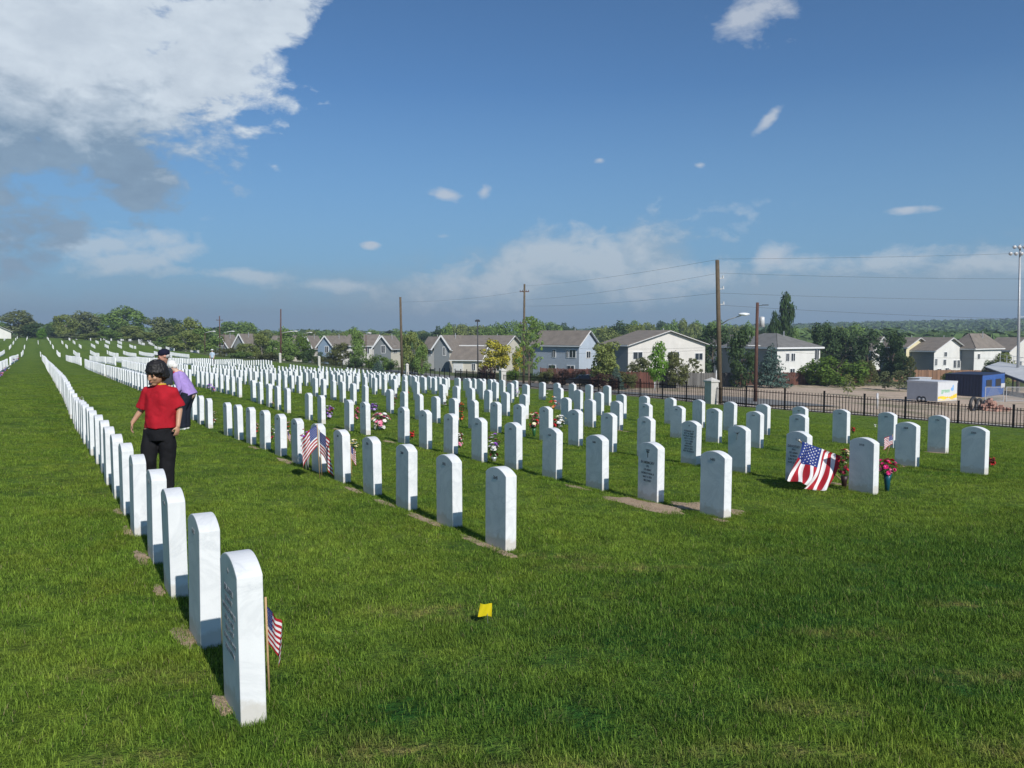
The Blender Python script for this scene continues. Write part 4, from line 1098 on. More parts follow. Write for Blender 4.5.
m = MB(); dd = (e-c).normalized(); M_ = Matrix.Rotation(0, 3, 'Z'); m.ball(e+dd*.22, (.38, .17, .10), 14, 8); m.ball(e+dd*.30-Vector((0, 0, .06)), (.20, .13, .09), 12, 8); m.build('lamp_head', simple('pale_lamp_head', (.72, .74, .76), .35, .05, 5), arm_, True)
r2, b2, t2 = pole(756, 60, 302.5, .15, .11, POLER, 'red brown wooden pole with a grey transformer can in front of the white house', 757.5)
m = MB(); c = at(762, 322, 60)-b2; m.tube([c+Vector((0, 0, -.38)), c+Vector((0, 0, .34)), c+Vector((0, 0, .40))], [.19, .19, .10], 14); m.build('transformer', CERAM, r2, True)
m = MB(); c = at(757.5, 306, 60)-b2; e = at(764, 305, 60)-b2; m.bar(c, e, .05); m.box(e+Vector((.1, 0, 0)), (.45, .1, .06)); m.build('crossarm', DARKM, r2)
m = MB(); c = at(757, 345.5, 60)-b2; m.bar(c-Vector((.7, 0, 0)), c+Vector((.25, 0, 0)), .07); m.build('crossarm', CERAM, r2)
r3, b3, t3 = pole(523.5, 95, 284, .15, .11, POLEW, 'wooden pole rising behind the young leafy tree near the centre', 524.5, arm=((.9, 1.1), (4.6, 1.0)))
r4, b4, t4 = pole(402, 92, 297, .16, .12, POLEW, 'bare wooden pole in front of the brown roofed houses', 400.3)
r5, b5, t5 = pole(280.5, 150, 309, .16, .11, POLER, 'distant slim wooden pole above the houses on the left', 280.8)
r7, b7, t7 = pole(220, 190, 316, .15, .10, POLER, 'small distant pole among the trees left of the houses', 219.5, arm=((1.0, 1.6),))
def wire(a, b, sag, label, r=.007):
    m = MB(); a = Vector(a); b = Vector(b); P_ = []
    for i in range(25):
        t = i/24; p = a.lerp(b, t); p.z -= sag*4*t*(1-t); P_.append(p-a)
    m.tube(P_, r, 5, cap=False); o = m.build('power_line', DARKM, None, True, loc=a); return tag(o, label, 'power line', 'overhead lines strung from pole to pole')
fz = 75
for y0, y1, Yb, i in [(259, 251, 70, 0), (273, 279.5, 60, 1), (293, 301, 58, 2), (305, 322, 57, 3)]:
    wire(at(717.8, y0, 52.5), at(1100, y1-1, Yb), .15, ['topmost', 'second highest', 'third highest', 'lowest'][i]+' overhead line to the right of the tall wooden pole')
for y0, y1, i in [(259.5, 286, 0), (273.5, 300, 1), (293, 306, 2)]:
    wire(at(717.3, y0, 52.5), at(524.5, y1, 95), .25, ['topmost', 'middle', 'lower'][i]+' overhead line between the tall pole and the centre pole')
wire(at(523.5, 291, 95), at(401, 302, 92), .3, 'upper overhead line between the centre pole and the bare left pole')
wire(at(757, 345.8, 60), at(524, 346, 95), .3, 'low line crossing in front of the houses to the brown pole')
wire(at(757, 346.5, 60), at(524, 351, 95), .4, 'second low line crossing in front of the houses')
wire(at(757, 350, 60), at(1060, 357, 66), .3, 'low line running right past the white houses from the brown pole')
# black lamp post, floodlight mast, white street lamps
b = gp(478, 120); root = empty('lamp_post', b); tag(root, 'thin black lamp post with a flat box head beside the cream house', 'lamp post')
t = at(477.5, 321, 120)-b; m = MB(); m.tube([(0, 0, 0), t], [.11, .07], 10); m.build('pole', DARKM, root, True)
m = MB(); m.box(t, (.75, .45, .25)); m.box(t+Vector((0, 0, .17)), (.5, .3, .1)); m.build('lamp_head', DARKM, root)
b = gp(1019, 110); root = empty('floodlight_mast', b); tag(root, 'very tall slim mast with two rows of floodlights at the right edge', 'floodlight')
t = at(1020, 246, 110)-b; m = MB(); m.tube([(0, 0, 0), t+Vector((0, 0, .2))], [.22, .11], 12); m.build('pole', GREY, root, True)
for dz, nl, w_ in ((-.1, 4, 1.0), (-1.0, 5, 1.5)):
    m = MB(); m.bar(t+Vector((-w_, 0, dz)), t+Vector((w_, 0, dz)), .07); cb = m.build('crossarm', GREY, root)
    for i in range(nl):
        m = MB(); c = t+Vector((-w_+2*w_*i/(nl-1), -.15, dz+.05)); m.tube([c, c+Vector((0, -.22, -.12)), c+Vector((0, -.34, -.18))], [.10, .24, .25], 10); m.build('floodlight', CERAM, cb, True)
c = at(1019, 317, 110)-b; m = MB(); m.bar(c, c+Vector((1.3, -.2, .1)), .07); m.box(c+Vector((1.5, -.2, .1)), (.6, .25, .12)); m.build('side_lamp', CERAM, root)
def street_lamp(px, Y, topy, dirx, label, armpx):
    b = gp(px, Y); t = at(px, topy, Y)-b; root = empty('street_lamp', b); tag(root, label, 'street lamp', 'pale street lamps among the far houses')
    m = MB(); m.tube([(0, 0, 0), t], [.09, .07], 8); m.build('pole', POLER, root, True); a = armpx*Y/F
    m = MB(); m.tube([t, t+Vector((a*.5, 0, .25)), t+Vector((a, 0, .35))], .07, 6); ar = m.build('arm', CERAM, root, True)
    m = MB(); m.ball(t+Vector((a*1.1, 0, .35)), (.45, .25, .13), 10, 6); m.build('lamp_head', FW, ar, True)
street_lamp(281.5, 165, 333, 1, 'street lamp with a long white arm right of the distant left pole', 13)
street_lamp(205, 175, 333, 1, 'leftmost street lamp, white arm above the tree tops', 8)
street_lamp(224, 170, 333, 1, 'street lamp with white arm over the roofs at left', 8)
street_lamp(366, 150, 335, -1, 'street lamp rising from the small tree before the brown roofs', 3)
street_lamp(304, 185, 334, 1, 'street lamp over the roof at left of the blue gable', 6)

# ---- houses
def siding(name, col):
    m, nt, b, out = newmat(name); tc = N(nt, 'ShaderNodeTexCoord'); sx = N(nt, 'ShaderNodeSeparateXYZ'); nt.links.new(tc.outputs['Object'], sx.inputs[0])
    w_ = mth(nt, 'FRACT', mth(nt, 'MULTIPLY', sx.outputs[2], 4.0)); f = noisetex(nt, tc.outputs['Object'], .7, 5, .6)
    c = ramp(nt, f, [(.3, tuple(x*.92 for x in col)), (.7, tuple(min(.85, x*1.05) for x in col))])
    nt.links.new(c, b.inputs['Base Color']); b.inputs['Roughness'].default_value = .8; bump(nt, b, w_, .5, .03); return m
def shingle(name, col):
    m, nt, b, out = newmat(name); tc = N(nt, 'ShaderNodeTexCoord'); f = noisetex(nt, tc.outputs['Object'], .9, 5, .6); g = noisetex(nt, tc.outputs['Object'], 9, 2, .6)
    c = ramp(nt, mth(nt, 'ADD', mth(nt, 'MULTIPLY', f, .6), mth(nt, 'MULTIPLY', g, .4)), [(.35, tuple(x*.75 for x in col)), (.65, tuple(x*1.2 for x in col))])
    nt.links.new(c, b.inputs['Base Color']); b.inputs['Roughness'].default_value = .95; bump(nt, b, g, .4, .03); return m
TRIM = simple('white_trim', (.75, .75, .74), .6, .05, 2)
GLASS, gnt, gb, _ = newmat('window_glass'); gb.inputs['Base Color'].default_value = (.03, .04, .05, 1); gb.inputs['Roughness'].default_value = .08
ROOF_B, ROOF_G, ROOF_D = shingle('brown_shingles', (.20, .17, .14)), shingle('grey_shingles', (.17, .165, .155)), shingle('dark_shingles', (.11, .10, .09))
W_WHITE, W_CREAM, W_BLUE, W_GREY_AND_SHADE, W_GREEN, W_YEL, W_TAN = siding('white_siding', (.72, .71, .67)), siding('cream_siding', (.66, .61, .51)), siding('blue_siding', (.35, .40, .46)), siding('grey_and_shaded_siding', (.20, .22, .23)), siding('sage_siding', (.30, .32, .28)), siding('yellow_siding', (.70, .63, .40)), siding('tan_siding', (.68, .65, .60))  # the grey also paints shade onto left walls of pale houses
DOORM = simple('garage_white', (.68, .68, .66), .6, .05, 2)
def house(label, px, Y, xl, xr, eave, ridge, th, axis, wall, roof, wins=(), garages=(), over=.45, name='house', low=None, wall2=None, group='houses beyond the fence'):
    """px,Y: the near vertical corner; xl/xr: where the left and right walls end in the photo"""
    th = R(th); c, s = math.cos(th), math.sin(th); b = gp(px, Y); kl = (xl-512)/F; kr = (xr-512)/F
    L_ = abs((b.x-kl*Y)/(c+kl*s)); W_ = abs((kr*Y-b.x)/(s-kr*c))
    base = min(b.z, H(b.x-L_*c, Y+L_*s), H(b.x+W_*s, Y+W_*c))-.15
    b = Vector((b.x, Y, base)); root = empty(name, b, -th); tag(root, label, 'house', group)
    eh = at(px, eave, Y).z-base; mid = Y+(L_*s+W_*c)/2
    ex = Vector((c, -s, 0)); ey = Vector((s, c, 0))
    m = MB(); 
    if axis == 'R': rc = b+ex*(-L_/2); rh = at(px, ridge, (b+ex*(-L_/2)).y).z-base      # ridge runs away along the right wall, gable on the left wall
    elif axis == 'L': rh = at(px, ridge, (b+ey*(W_/2)).y).z-base
    else: rh = at(px, ridge, mid).z-base
    v = [(-L_, 0, 0), (0, 0, 0), (0, W_, 0), (-L_, W_, 0), (-L_, 0, eh), (0, 0, eh), (0, W_, eh), (-L_, W_, eh)]
    f = [(0, 1, 5, 4), (1, 2, 6, 5), (2, 3, 7, 6), (3, 0, 4, 7)]
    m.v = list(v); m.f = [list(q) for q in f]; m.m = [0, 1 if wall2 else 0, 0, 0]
    o_ = over; T = .16
    slope = (rh-eh)/((W_/2) if axis == 'L' else (L_/2) if axis == 'R' else min(W_, L_)/2)
    dz = slope*o_
    rm = MB(); tm = MB()
    def slab(p):     # four corners of a roof plane, gives it thickness
        p = [Vector(q) for q in p]; n_ = (p[1]-p[0]).cross(p[2]-p[0]).normalized()
        if n_.z < 0: n_ = -n_
        k = len(p); rm.add([q+n_*T for q in p]+list(p), [tuple(range(k))]+[tuple(range(2*k-1, k-1, -1))]+[(i, k+i, k+(i+1) % k, (i+1) % k) for i in range(k)])
    if axis == 'L':
        m.add([(0, 0, eh), (0, W_, eh), (0, W_/2, rh-.02)], [(0, 1, 2)], 1 if wall2 else 0); m.add([(-L_, 0, eh), (-L_, W_, eh), (-L_, W_/2, rh-.02)], [(0, 2, 1)])
        slab([(-L_-o_, -o_, eh-dz), (o_, -o_, eh-dz), (o_, W_/2, rh), (-L_-o_, W_/2, rh)]); slab([(-L_-o_, W_+o_, eh-dz), (-L_-o_, W_/2, rh), (o_, W_/2, rh), (o_, W_+o_, eh-dz)])
        for sx_ in (o_+.03,): tm.bar((sx_, -o_, eh-dz+.02), (sx_, W_/2, rh+.02), .30, .06); tm.bar((sx_, W_+o_, eh-dz+.02), (sx_, W_/2, rh+.02), .30, .06)
        tm.bar((-L_-o_, -o_-.03, eh-dz), (o_, -o_-.03, eh-dz), .06, .22)
    elif axis == 'R':
        m.add([(-L_, 0, eh), (0, 0, eh), (-L_/2, 0, rh-.02)], [(0, 1, 2)]); m.add([(-L_, W_, eh), (0, W_, eh), (-L_/2, W_, rh-.02)], [(0, 2, 1)])
        slab([(o_, -o_, eh-dz), (o_, W_+o_, eh-dz), (-L_/2, W_+o_, rh), (-L_/2, -o_, rh)]); slab([(-L_-o_, -o_, eh-dz), (-L_/2, -o_, rh), (-L_/2, W_+o_, rh), (-L_-o_, W_+o_, eh-dz)])
        tm.bar((-L_-o_, -o_-.03, eh-dz+.02), (-L_/2, -o_-.03, rh+.02), .06, .30); tm.bar((o_, -o_-.03, eh-dz+.02), (-L_/2, -o_-.03, rh+.02), .06, .30)
        tm.bar((o_+.03, -o_, eh-dz), (o_+.03, W_+o_, eh-dz), .06, .22)
    else:
        hx, hy = L_/2, W_/2; q = min(hx, hy); r0 = (-L_+q, W_/2, rh) if L_ >= W_ else (-L_/2, q, rh); r1_ = (-q, W_/2, rh) if L_ >= W_ else (-L_/2, W_-q, rh)
        A_, B_, C_, D_ = (-L_-o_, -o_, eh-dz), (o_, -o_, eh-dz), (o_, W_+o_, eh-dz), (-L_-o_, W_+o_, eh-dz)
        if L_ >= W_: slab([A_, B_, r1_, r0]); slab([C_, D_, r0, r1_]); slab([B_, C_, r1_]); slab([D_, A_, r0])
        else: slab([A_, B_, r0]); slab([B_, C_, r1_, r0]); slab([C_, D_, r1_]); slab([D_, A_, r0, r1_])
        tm.bar((-L_-o_, -o_-.03, eh-dz), (o_, -o_-.03, eh-dz), .06, .26); tm.bar((o_+.03, -o_, eh-dz), (o_+.03, W_+o_, eh-dz), .06, .26)
    if low:       # brick or darker lower storey band on the left wall
        pass
    wl = m.build('wall', [wall, wall2 or wall], root); rf = rm.build('roof', roof, root); tm.build('trim', TRIM, root)
    pv = MB(); pv.tube([(-L_*.3, W_*.55, eh), (-L_*.3, W_*.55, rh+.5)], .08, 8); pv.build('vent_pipe', GREY, rf)
    for side, u0, u1, z0, z1 in wins:          # side L or R, fractions along the wall from the near corner, heights in m
        fm_ = MB(); pm_ = MB(); 
        if side == 'L': x0, x1 = -u1*L_, -u0*L_; fm_.box(((x0+x1)/2, -.03, (z0+z1)/2), (x1-x0+.22, .08, z1-z0+.22)); pm_.box(((x0+x1)/2, -.075, (z0+z1)/2), (x1-x0, .03, z1-z0)); fm_.box(((x0+x1)/2, -.10, (z0+z1)/2), (.07, .02, z1-z0))
        else: y0, y1 = u0*W_, u1*W_; fm_.box((.03, (y0+y1)/2, (z0+z1)/2), (.08, y1-y0+.22, z1-z0+.22)); pm_.box((.075, (y0+y1)/2, (z0+z1)/2), (.03, y1-y0, z1-z0)); fm_.box((.10, (y0+y1)/2, (z0+z1)/2), (.02, .07, z1-z0))
        w_ = fm_.build('window', TRIM, root); pm_.build('pane', GLASS, w_)
    for side, u0, u1, z1 in garages:
        gm_ = MB(); 
        if side == 'L':
            x0, x1 = -u1*L_, -u0*L_; gm_.box(((x0+x1)/2, -.05, z1/2), (x1-x0, .1, z1))
            for k in range(1, 4): gm_.box(((x0+x1)/2, -.11, z1*k/4), (x1-x0-.1, .02, .05))
        else:
            y0, y1 = u0*W_, u1*W_; gm_.box((.05, (y0+y1)/2, z1/2), (.1, y1-y0, z1))
            for k in range(1, 4): gm_.box((.11, (y0+y1)/2, z1*k/4), (.02, y1-y0-.1, .05))
        gm_.build('garage_door', DOORM, root)
    return root
house('white two storey house with a grey hip roof behind the blue spruce', 777, 128, 722, 820, 347, 334, 62, 'hip', W_GREY_AND_SHADE, ROOF_G, [('R', .20, .27, 3.3, 4.5), ('R', .32, .40, 3.3, 4.5), ('R', .87, .96, 3.4, 5.0), ('R', .30, .40, .8, 2.0)], wall2=W_WHITE)  # left wall's grey is shade put into the siding colour
house('pale house with a wide white trimmed gable behind the bright green tree', 628, 128, 600, 705, 345, 331, 55, 'L', W_GREY_AND_SHADE, ROOF_B, [('R', .06, .17, 3.6, 4.7), ('R', .50, .56, 3.3, 4.6), ('R', .58, .64, 3.3, 4.6), ('R', .86, .96, 3.2, 4.3), ('R', .40, .50, .6, 2.0)], wall2=W_TAN)  # grey left wall holds its shade in the colour, right wall is paler
house('blue grey house with a white trimmed gable at its right end', 579, 140, 533, 597, 344, 331, 40, 'L', W_BLUE, ROOF_B, [('L', .07, .19, 3.7, 5.0), ('L', .22, .26, 3.7, 5.0), ('L', .50, .56, 3.7, 5.0), ('L', .10, .24, .7, 2.2), ('L', .50, .64, .7, 2.2), ('R', .4, .6, 3.6, 4.7)], wall2=siding('sunlit_blue_siding', (.45, .52, .60)))  # right wall's paler blue is sunlight put into the siding colour
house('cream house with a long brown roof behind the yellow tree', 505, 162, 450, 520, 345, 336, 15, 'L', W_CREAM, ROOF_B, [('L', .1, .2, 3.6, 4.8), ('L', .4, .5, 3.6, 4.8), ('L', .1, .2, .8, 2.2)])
house('narrow grey gabled house with brick colours below, beside the garage', 449.5, 158, 434, 468, 347, 335.5, 14, 'R', W_GREY_AND_SHADE, ROOF_B, [('L', .25, .40, 3.8, 5.4)], wall2=W_CREAM)
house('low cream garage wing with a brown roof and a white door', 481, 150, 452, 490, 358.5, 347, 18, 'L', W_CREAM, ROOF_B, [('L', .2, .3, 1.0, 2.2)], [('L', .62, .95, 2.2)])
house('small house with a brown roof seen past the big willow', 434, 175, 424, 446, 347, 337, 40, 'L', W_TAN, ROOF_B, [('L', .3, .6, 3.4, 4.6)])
house('brown roofed house with a grey gable and dark window right of the bare pole', 391, 176, 374, 402, 347, 336, 12, 'R', W_GREY_AND_SHADE, ROOF_B, [('L', .35, .55, 3.6, 5.2), ('R', .2, .5, 3.6, 5)], wall2=W_CREAM)
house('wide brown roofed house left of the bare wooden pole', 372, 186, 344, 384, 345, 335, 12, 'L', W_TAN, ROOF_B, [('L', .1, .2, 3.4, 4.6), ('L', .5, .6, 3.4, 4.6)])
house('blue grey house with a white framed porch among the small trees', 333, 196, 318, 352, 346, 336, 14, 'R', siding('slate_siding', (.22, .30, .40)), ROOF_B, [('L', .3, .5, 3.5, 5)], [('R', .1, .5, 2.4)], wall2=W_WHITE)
house('dark gabled house left of the blue grey one', 312, 200, 302, 322, 346, 336, 14, 'R', W_GREY_AND_SHADE, ROOF_B, [('L', .3, .6, 3.4, 4.8)], wall2=W_TAN)
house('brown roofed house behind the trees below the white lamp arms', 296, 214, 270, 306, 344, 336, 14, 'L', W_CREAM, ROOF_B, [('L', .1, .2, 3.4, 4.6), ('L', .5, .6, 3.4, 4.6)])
house('house with white trimmed gable at left, right half behind trees', 246, 206, 234, 258, 345, 334, 14, 'R', W_GREY_AND_SHADE, ROOF_B, [('L', .3, .6, 3.4, 4.8)], wall2=W_WHITE)
house('leftmost of the row houses, white trim and brown roof', 228, 212, 214, 240, 346, 335, 14, 'R', W_GREY_AND_SHADE, ROOF_B, [('L', .3, .6, 3.4, 4.8)], wall2=W_WHITE)
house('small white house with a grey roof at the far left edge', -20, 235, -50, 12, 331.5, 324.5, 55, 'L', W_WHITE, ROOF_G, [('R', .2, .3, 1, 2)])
# right side row; grey left walls have shade put into the wall colour
house('yellow cream house partly hidden by the dark trees on the right', 906, 150, 880, 929, 347, 338, 58, 'L', W_GREY_AND_SHADE, ROOF_B, [('R', .3, .45, 3.3, 4.6), ('R', .65, .8, .8, 2.0), ('R', .62, .80, 3.3, 4.6)], wall2=W_YEL)
house('pale house with a tall white trimmed gable in the middle of the right row', 934, 147, 905, 966, 350.5, 338, 57, 'L', W_GREY_AND_SHADE, ROOF_B, [('R', .03, .09, 2.6, 3.8), ('R', .28, .36, 2.6, 3.6), ('R', .30, .38, 4.2, 5.0), ('R', .60, .68, 2.0, 3.4), ('R', .72, .80, 2.0, 3.4), ('R', .1, .22, .4, 1.9), ('R', .35, .45, .4, 2.0)], wall2=W_WHITE)
house('bright white house with a broad brown roof right of the tall gable', 974, 150, 950, 1001, 346.5, 334, 57, 'hip', W_GREY_AND_SHADE, ROOF_B, [('R', .12, .2, 3.9, 4.8), ('R', .45, .6, .6, 2.0)], wall2=W_WHITE)
house('house with a small pale gable at the right edge behind the mast', 1009, 158, 985, 1036, 350, 338, 57, 'L', W_GREY_AND_SHADE, ROOF_B, [('R', .3, .45, 2.2, 3.4)], wall2=W_TAN)
house('small pale gable peeping out between the dark trees', 872, 175, 850, 890, 350, 337, 57, 'L', W_GREY_AND_SHADE, ROOF_B, [('R', .3, .4, 3, 4)], wall2=W_WHITE)
house('far house with grey roof behind the dark round tree', 735, 165, 700, 760, 345, 335.5, 40, 'L', W_GREY_AND_SHADE, ROOF_D, [('L', .3, .4, 3.4, 4.6)])

# ---- wooden fences
def planks(name, col):
    m, nt, b, out = newmat(name); tc = N(nt, 'ShaderNodeTexCoord'); geo = N(nt, 'ShaderNodeNewGeometry'); f = noisetex(nt, tc.outputs['Object'], 1.3, 5, .7)
    c = ramp(nt, mth(nt, 'ADD', mth(nt, 'MULTIPLY', geo.outputs['Random Per Island'], .6), mth(nt, 'MULTIPLY', f, .4)), [(.2, tuple(x*.6 for x in col)), (.8, tuple(x*1.35 for x in col))])
    nt.links.new(c, b.inputs['Base Color']); b.inputs['Roughness'].default_value = .9; return m
def wood_fence(label, pts, h, mat, bw=.22):
    a0 = gp(*pts[0]); root = empty('wooden_fence', a0); tag(root, label, 'fence', 'wooden fences behind the lot')
    m = MB(); ps = MB()
    for (p0, y0), (p1, y1) in zip(pts[:-1], pts[1:]):
        a, b = gp(p0, y0), gp(p1, y1); d = b-a; L_ = math.hypot(d.x, d.y); k = max(2, int(L_/bw)); an = math.atan2(d.y, d.x)
        for i in range(k):
            x = a.x+d.x*(i+.5)/k; y = a.y+d.y*(i+.5)/k; hh = h+random.uniform(-.03, .03)
            m.box(Vector((x, y, H(x, y)+hh/2-.1))-a0, (bw*.92, .03, hh+.2), rz=an)
            if i % 11 == 0: ps.box(Vector((x, y+.1, H(x, y)+hh/2))-a0, (.14, .10, hh+.25), rz=an)
    m.build('board_panel', mat, root); ps.build('post', mat, root)
RW, TW, GW = planks('red_brown_boards', (.105, .040, .026)), planks('tan_boards', (.24, .135, .08)), planks('grey_boards', (.13, .125, .115))
wood_fence('dark red board fence below the white house', [(735, 119), (768, 118), (800, 119), (822, 119.5)], 1.9, RW)
wood_fence('red brown board fence stretching behind the green bushes', [(822, 121), (850, 124), (872, 126)], 1.9, RW)
wood_fence('tan board fence in front of the row of pale houses on the right', [(868, 128), (905, 131), (950, 134), (1000, 137), (1060, 140)], 1.9, TW)
wood_fence('weathered grey board fence behind the bright green tree', [(655, 104), (680, 107), (706, 111), (736, 116)], 2.0, GW)
wood_fence('dark red brown fence between the shrubs left of the bright green tree', [(618, 98), (640, 101), (655, 103)], 2.0, RW)
wood_fence('brown fence behind the shrubs right of the young tree', [(540, 122), (570, 122), (606, 121)], 1.9, RW)

# ---- the right hand lot: trailer, container, canopy, pipes
def boxpx(px, Y, xl, xr, th):
    th = R(th); c, s = math.cos(th), math.sin(th); b = gp(px, Y); kl = (xl-512)/F; kr = (xr-512)/F
    return b, th, abs((b.x-kl*Y)/(c+kl*s)), abs((kr*Y-b.x)/(s-kr*c))
TRW = simple('trailer_white', (.62, .63, .64), .45, .04, 2); TRS = simple('trailer_side_grey', (.50, .52, .55), .5, .06, 2); RUB = simple('rubber', (.02, .02, .02), .8, .1, 8)
b = spot(938.5, 404); b, th, L_, W_ = boxpx(938.5, b.y, 908, 958, 62)
root = empty('cargo_trailer', b, -th); tag(root, 'white box trailer with a yellow and green sign on its end, parked beyond the fence', 'trailer')
hh = at(938.5, 382.5, b.y).z-b.z; g0 = .22
m = MB(); m.box((-L_/2, W_/2, (hh+g0)/2), (L_, W_, hh-g0)); bd = m.build('body', TRS, root)
m = MB(); m.box((-L_/2, W_/2, hh+.04), (L_+.1, W_+.1, .08)); 
for k in (0.0, 1.0): m.box((-L_/2, W_*k, hh-.05), (L_+.1, .08, .14))
m.build('roof_rim', TRW, root)
m = MB(); m.box((.02, W_/2, (hh+g0)/2), (.04, W_-.04, hh-g0-.04)); dr = m.build('rear_door', TRW, root)
m = MB(); n_ = 30; zb = g0+.1
vs = []; 
for i in range(n_+1):
    y = .06+(W_-.12)*i/n_; vs += [(.045, y, zb), (.045, y, zb+.42+.20*math.sin(i*.25+.6)*(i/n_)+.10*(i % 3 == 0)*(i > 14))]
m.add(vs, [(2*i, 2*i+2, 2*i+3, 2*i+1) for i in range(n_)]); m.build('yellow_artwork', simple('sign_yellow', (.80, .55, .05), .5, .2, 1.5), dr)
m = MB(); vs = []
for i in range(n_+1):
    y = .06+(W_-.12)*i/n_; vs += [(.050, y, zb+.05), (.050, y, zb+.14+.06*math.sin(i*.5))]
m.add(vs, [(2*i, 2*i+2, 2*i+3, 2*i+1) for i in range(n_)]); m.build('white_stripe', TRW, dr)
tx = bpy.data.objects.new('sign_lettering', text_mesh('green', .62, simple('sign_green', (.22, .50, .28), .5, .1, 5))); link(tx, dr); tx.location = (.047, W_*.40, g0+(hh-g0)*.55); tx.rotation_euler = (math.pi/2, 0, math.pi/2)
m = MB(); m.ball((.05, W_*.74, g0+(hh-g0)*.62), (.01, .24, .20), 12, 8); m.ball((.05, W_*.78, g0+(hh-g0)*.76), (.01, .10, .16), 10, 8); m.build('blue_logo', simple('sign_blue', (.20, .42, .75), .5, .1, 5), dr, True)
for x in (-L_*.45, -L_*.58):
    for y in (.12, W_-.12):
        m = MB(); m.tube([(x, y-.12, .34), (x, y+.12, .34)], .34, 18); wh = m.build('wheel', RUB, root, True); m = MB(); m.tube([(x, y-.13, .34), (x, y+.13, .34)], .17, 12); m.build('hub', CERAM, wh, True)
m = MB(); m.bar((-L_, W_*.3, .45), (-L_-1.1, W_*.5, .45), .1); m.bar((-L_, W_*.7, .45), (-L_-1.1, W_*.5, .45), .1); m.build('tow_bar', DARKM, root)
# smaller grey box behind it
b = spot(926, 393); b, th, L_, W_ = boxpx(920, b.y+4, 909, 932, 55)
root = empty('storage_box', b, -th); tag(root, 'low grey storage box behind the left side of the white trailer', 'container')
hh = at(920, 378.5, b.y).z-b.z; m = MB(); m.box((-L_/2, W_/2, hh/2), (L_, W_, hh)); m.build('body', TRS, root); m = MB(); m.box((-L_/2, W_/2, hh+.03), (L_+.12, W_+.12, .08)); m.build('lid', TRW, root)
# blue container office
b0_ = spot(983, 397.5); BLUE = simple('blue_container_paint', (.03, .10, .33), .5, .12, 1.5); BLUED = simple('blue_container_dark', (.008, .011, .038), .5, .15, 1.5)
b, th, L_, W_ = boxpx(983, b0_.y, 946, 1005, 48)
root = empty('container_office', b, -th); tag(root, 'dark blue container with a brighter blue end panel and two dark windows', 'container')
hh = at(983, 375.5, b.y).z-b.z; m = MB(); m.box((-L_/2, W_/2, hh/2), (L_, W_, hh))
nr = int(L_/.35)
for i in range(nr): m.box((-L_*(i+.5)/nr, -.03, hh/2), (.16, .05, hh-.3))
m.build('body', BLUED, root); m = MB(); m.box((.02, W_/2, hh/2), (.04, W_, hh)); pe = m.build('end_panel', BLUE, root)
for u in (.28, .70):
    m = MB(); m.box((.06, W_*u, hh*.60), (.06, W_*.24, hh*.34)); m.build('window', DARKM, pe)
m = MB(); m.box((.07, W_*.92, hh*.42), (.04, W_*.18, hh*.22)); m.build('notice', TRW, pe)
m = MB(); m.box((-L_/2, W_/2, hh+.05), (L_+.15, W_+.15, .1)); m.build('roof_edge', BLUED, root)
# grey sloping canopy at the right edge
b = gp(1035, 102); root = empty('canopy', b); tag(root, 'grey metal canopy on posts with a sloping dark edge at the right side', 'canopy')
CAN = simple('grey_sheet_metal', (.50, .51, .51), .6, .1, .8)
P0, P1, P2_, P3 = at(985, 366.5, 112), at(1045, 388, 98), at(1060, 372, 104), at(1000, 361.5, 118)
m = MB(); v = [p-b for p in (P0, P1, P2_, P3)]; m.add(v+[p-Vector((0, 0, .22)) for p in v], [(0, 1, 2, 3), (7, 6, 5, 4), (0, 4, 5, 1), (1, 5, 6, 2), (2, 6, 7, 3), (3, 7, 4, 0)]); m.build('roof', CAN, root)
m = MB(); m.bar(P0-b-Vector((0, .1, .25)), P1-b-Vector((0, .1, .25)), .12, .25); m.build('edge_beam', DARKM, root)
for t in (.1, .5, .9):
    for a_, c_ in ((P0, P1), (P3, P2_)):
        p = a_.lerp(c_, t); m = MB(); m.bar(p-b-Vector((0, 0, .2)), Vector((p.x, p.y, H(p.x, p.y)))-b, .14); m.build('post', DARKM, root)
m = MB(); 
for i in range(9): p = P3.lerp(P2_, i/8)-b; m.bar(p, p+Vector((0, 0, 1.1)), .05)
for z in (.5, 1.1): m.bar(P3-b+Vector((0, 0, z)), P2_-b+Vector((0, 0, z)), .05)
m.build('railing', CERAM, root)
# chain link panels
CH, cnt_, cb_, _ = newmat('chain_link'); cb_.inputs['Base Color'].default_value = (.45, .46, .46, 1); cb_.inputs['Metallic'].default_value = .4; cb_.inputs['Roughness'].default_value = .5
for i, (p0, p1, ty, by) in enumerate([(985, 1005, 387, 402), (1006, 1028, 387, 402)]):
    a = spot(p0, by); e = gp(p1, a.y+1); root = empty('chain_fence_panel', a); tag(root, ['chain link panel right of the blue container', 'chain link panel at the right edge under the canopy'][i], 'fence', 'chain link fence panels')
    h_ = at(p0, ty, a.y).z-a.z; d = e-a; m = MB(); m.bar((0, 0, 0), (0, 0, h_), .07); m.bar(d, d+Vector((0, 0, h_)), .07); m.bar((0, 0, h_), d+Vector((0, 0, h_)), .06); m.bar((0, 0, .1), d+Vector((0, 0, .1)), .06); m.build('frame', GREY, root)
    m = MB(); n_ = 16
    for k in range(n_):
        for s in (1, -1):
            u0 = k/n_; u1 = u0+s*.35; u1c = min(1, max(0, u1)); f_ = abs((u1c-u0)/.35)
            m.bar(d*u0+Vector((0, 0, .1)), d*u1c+Vector((0, 0, .1+(h_-.1)*f_)), .018)
    m.build('mesh', CH, root)
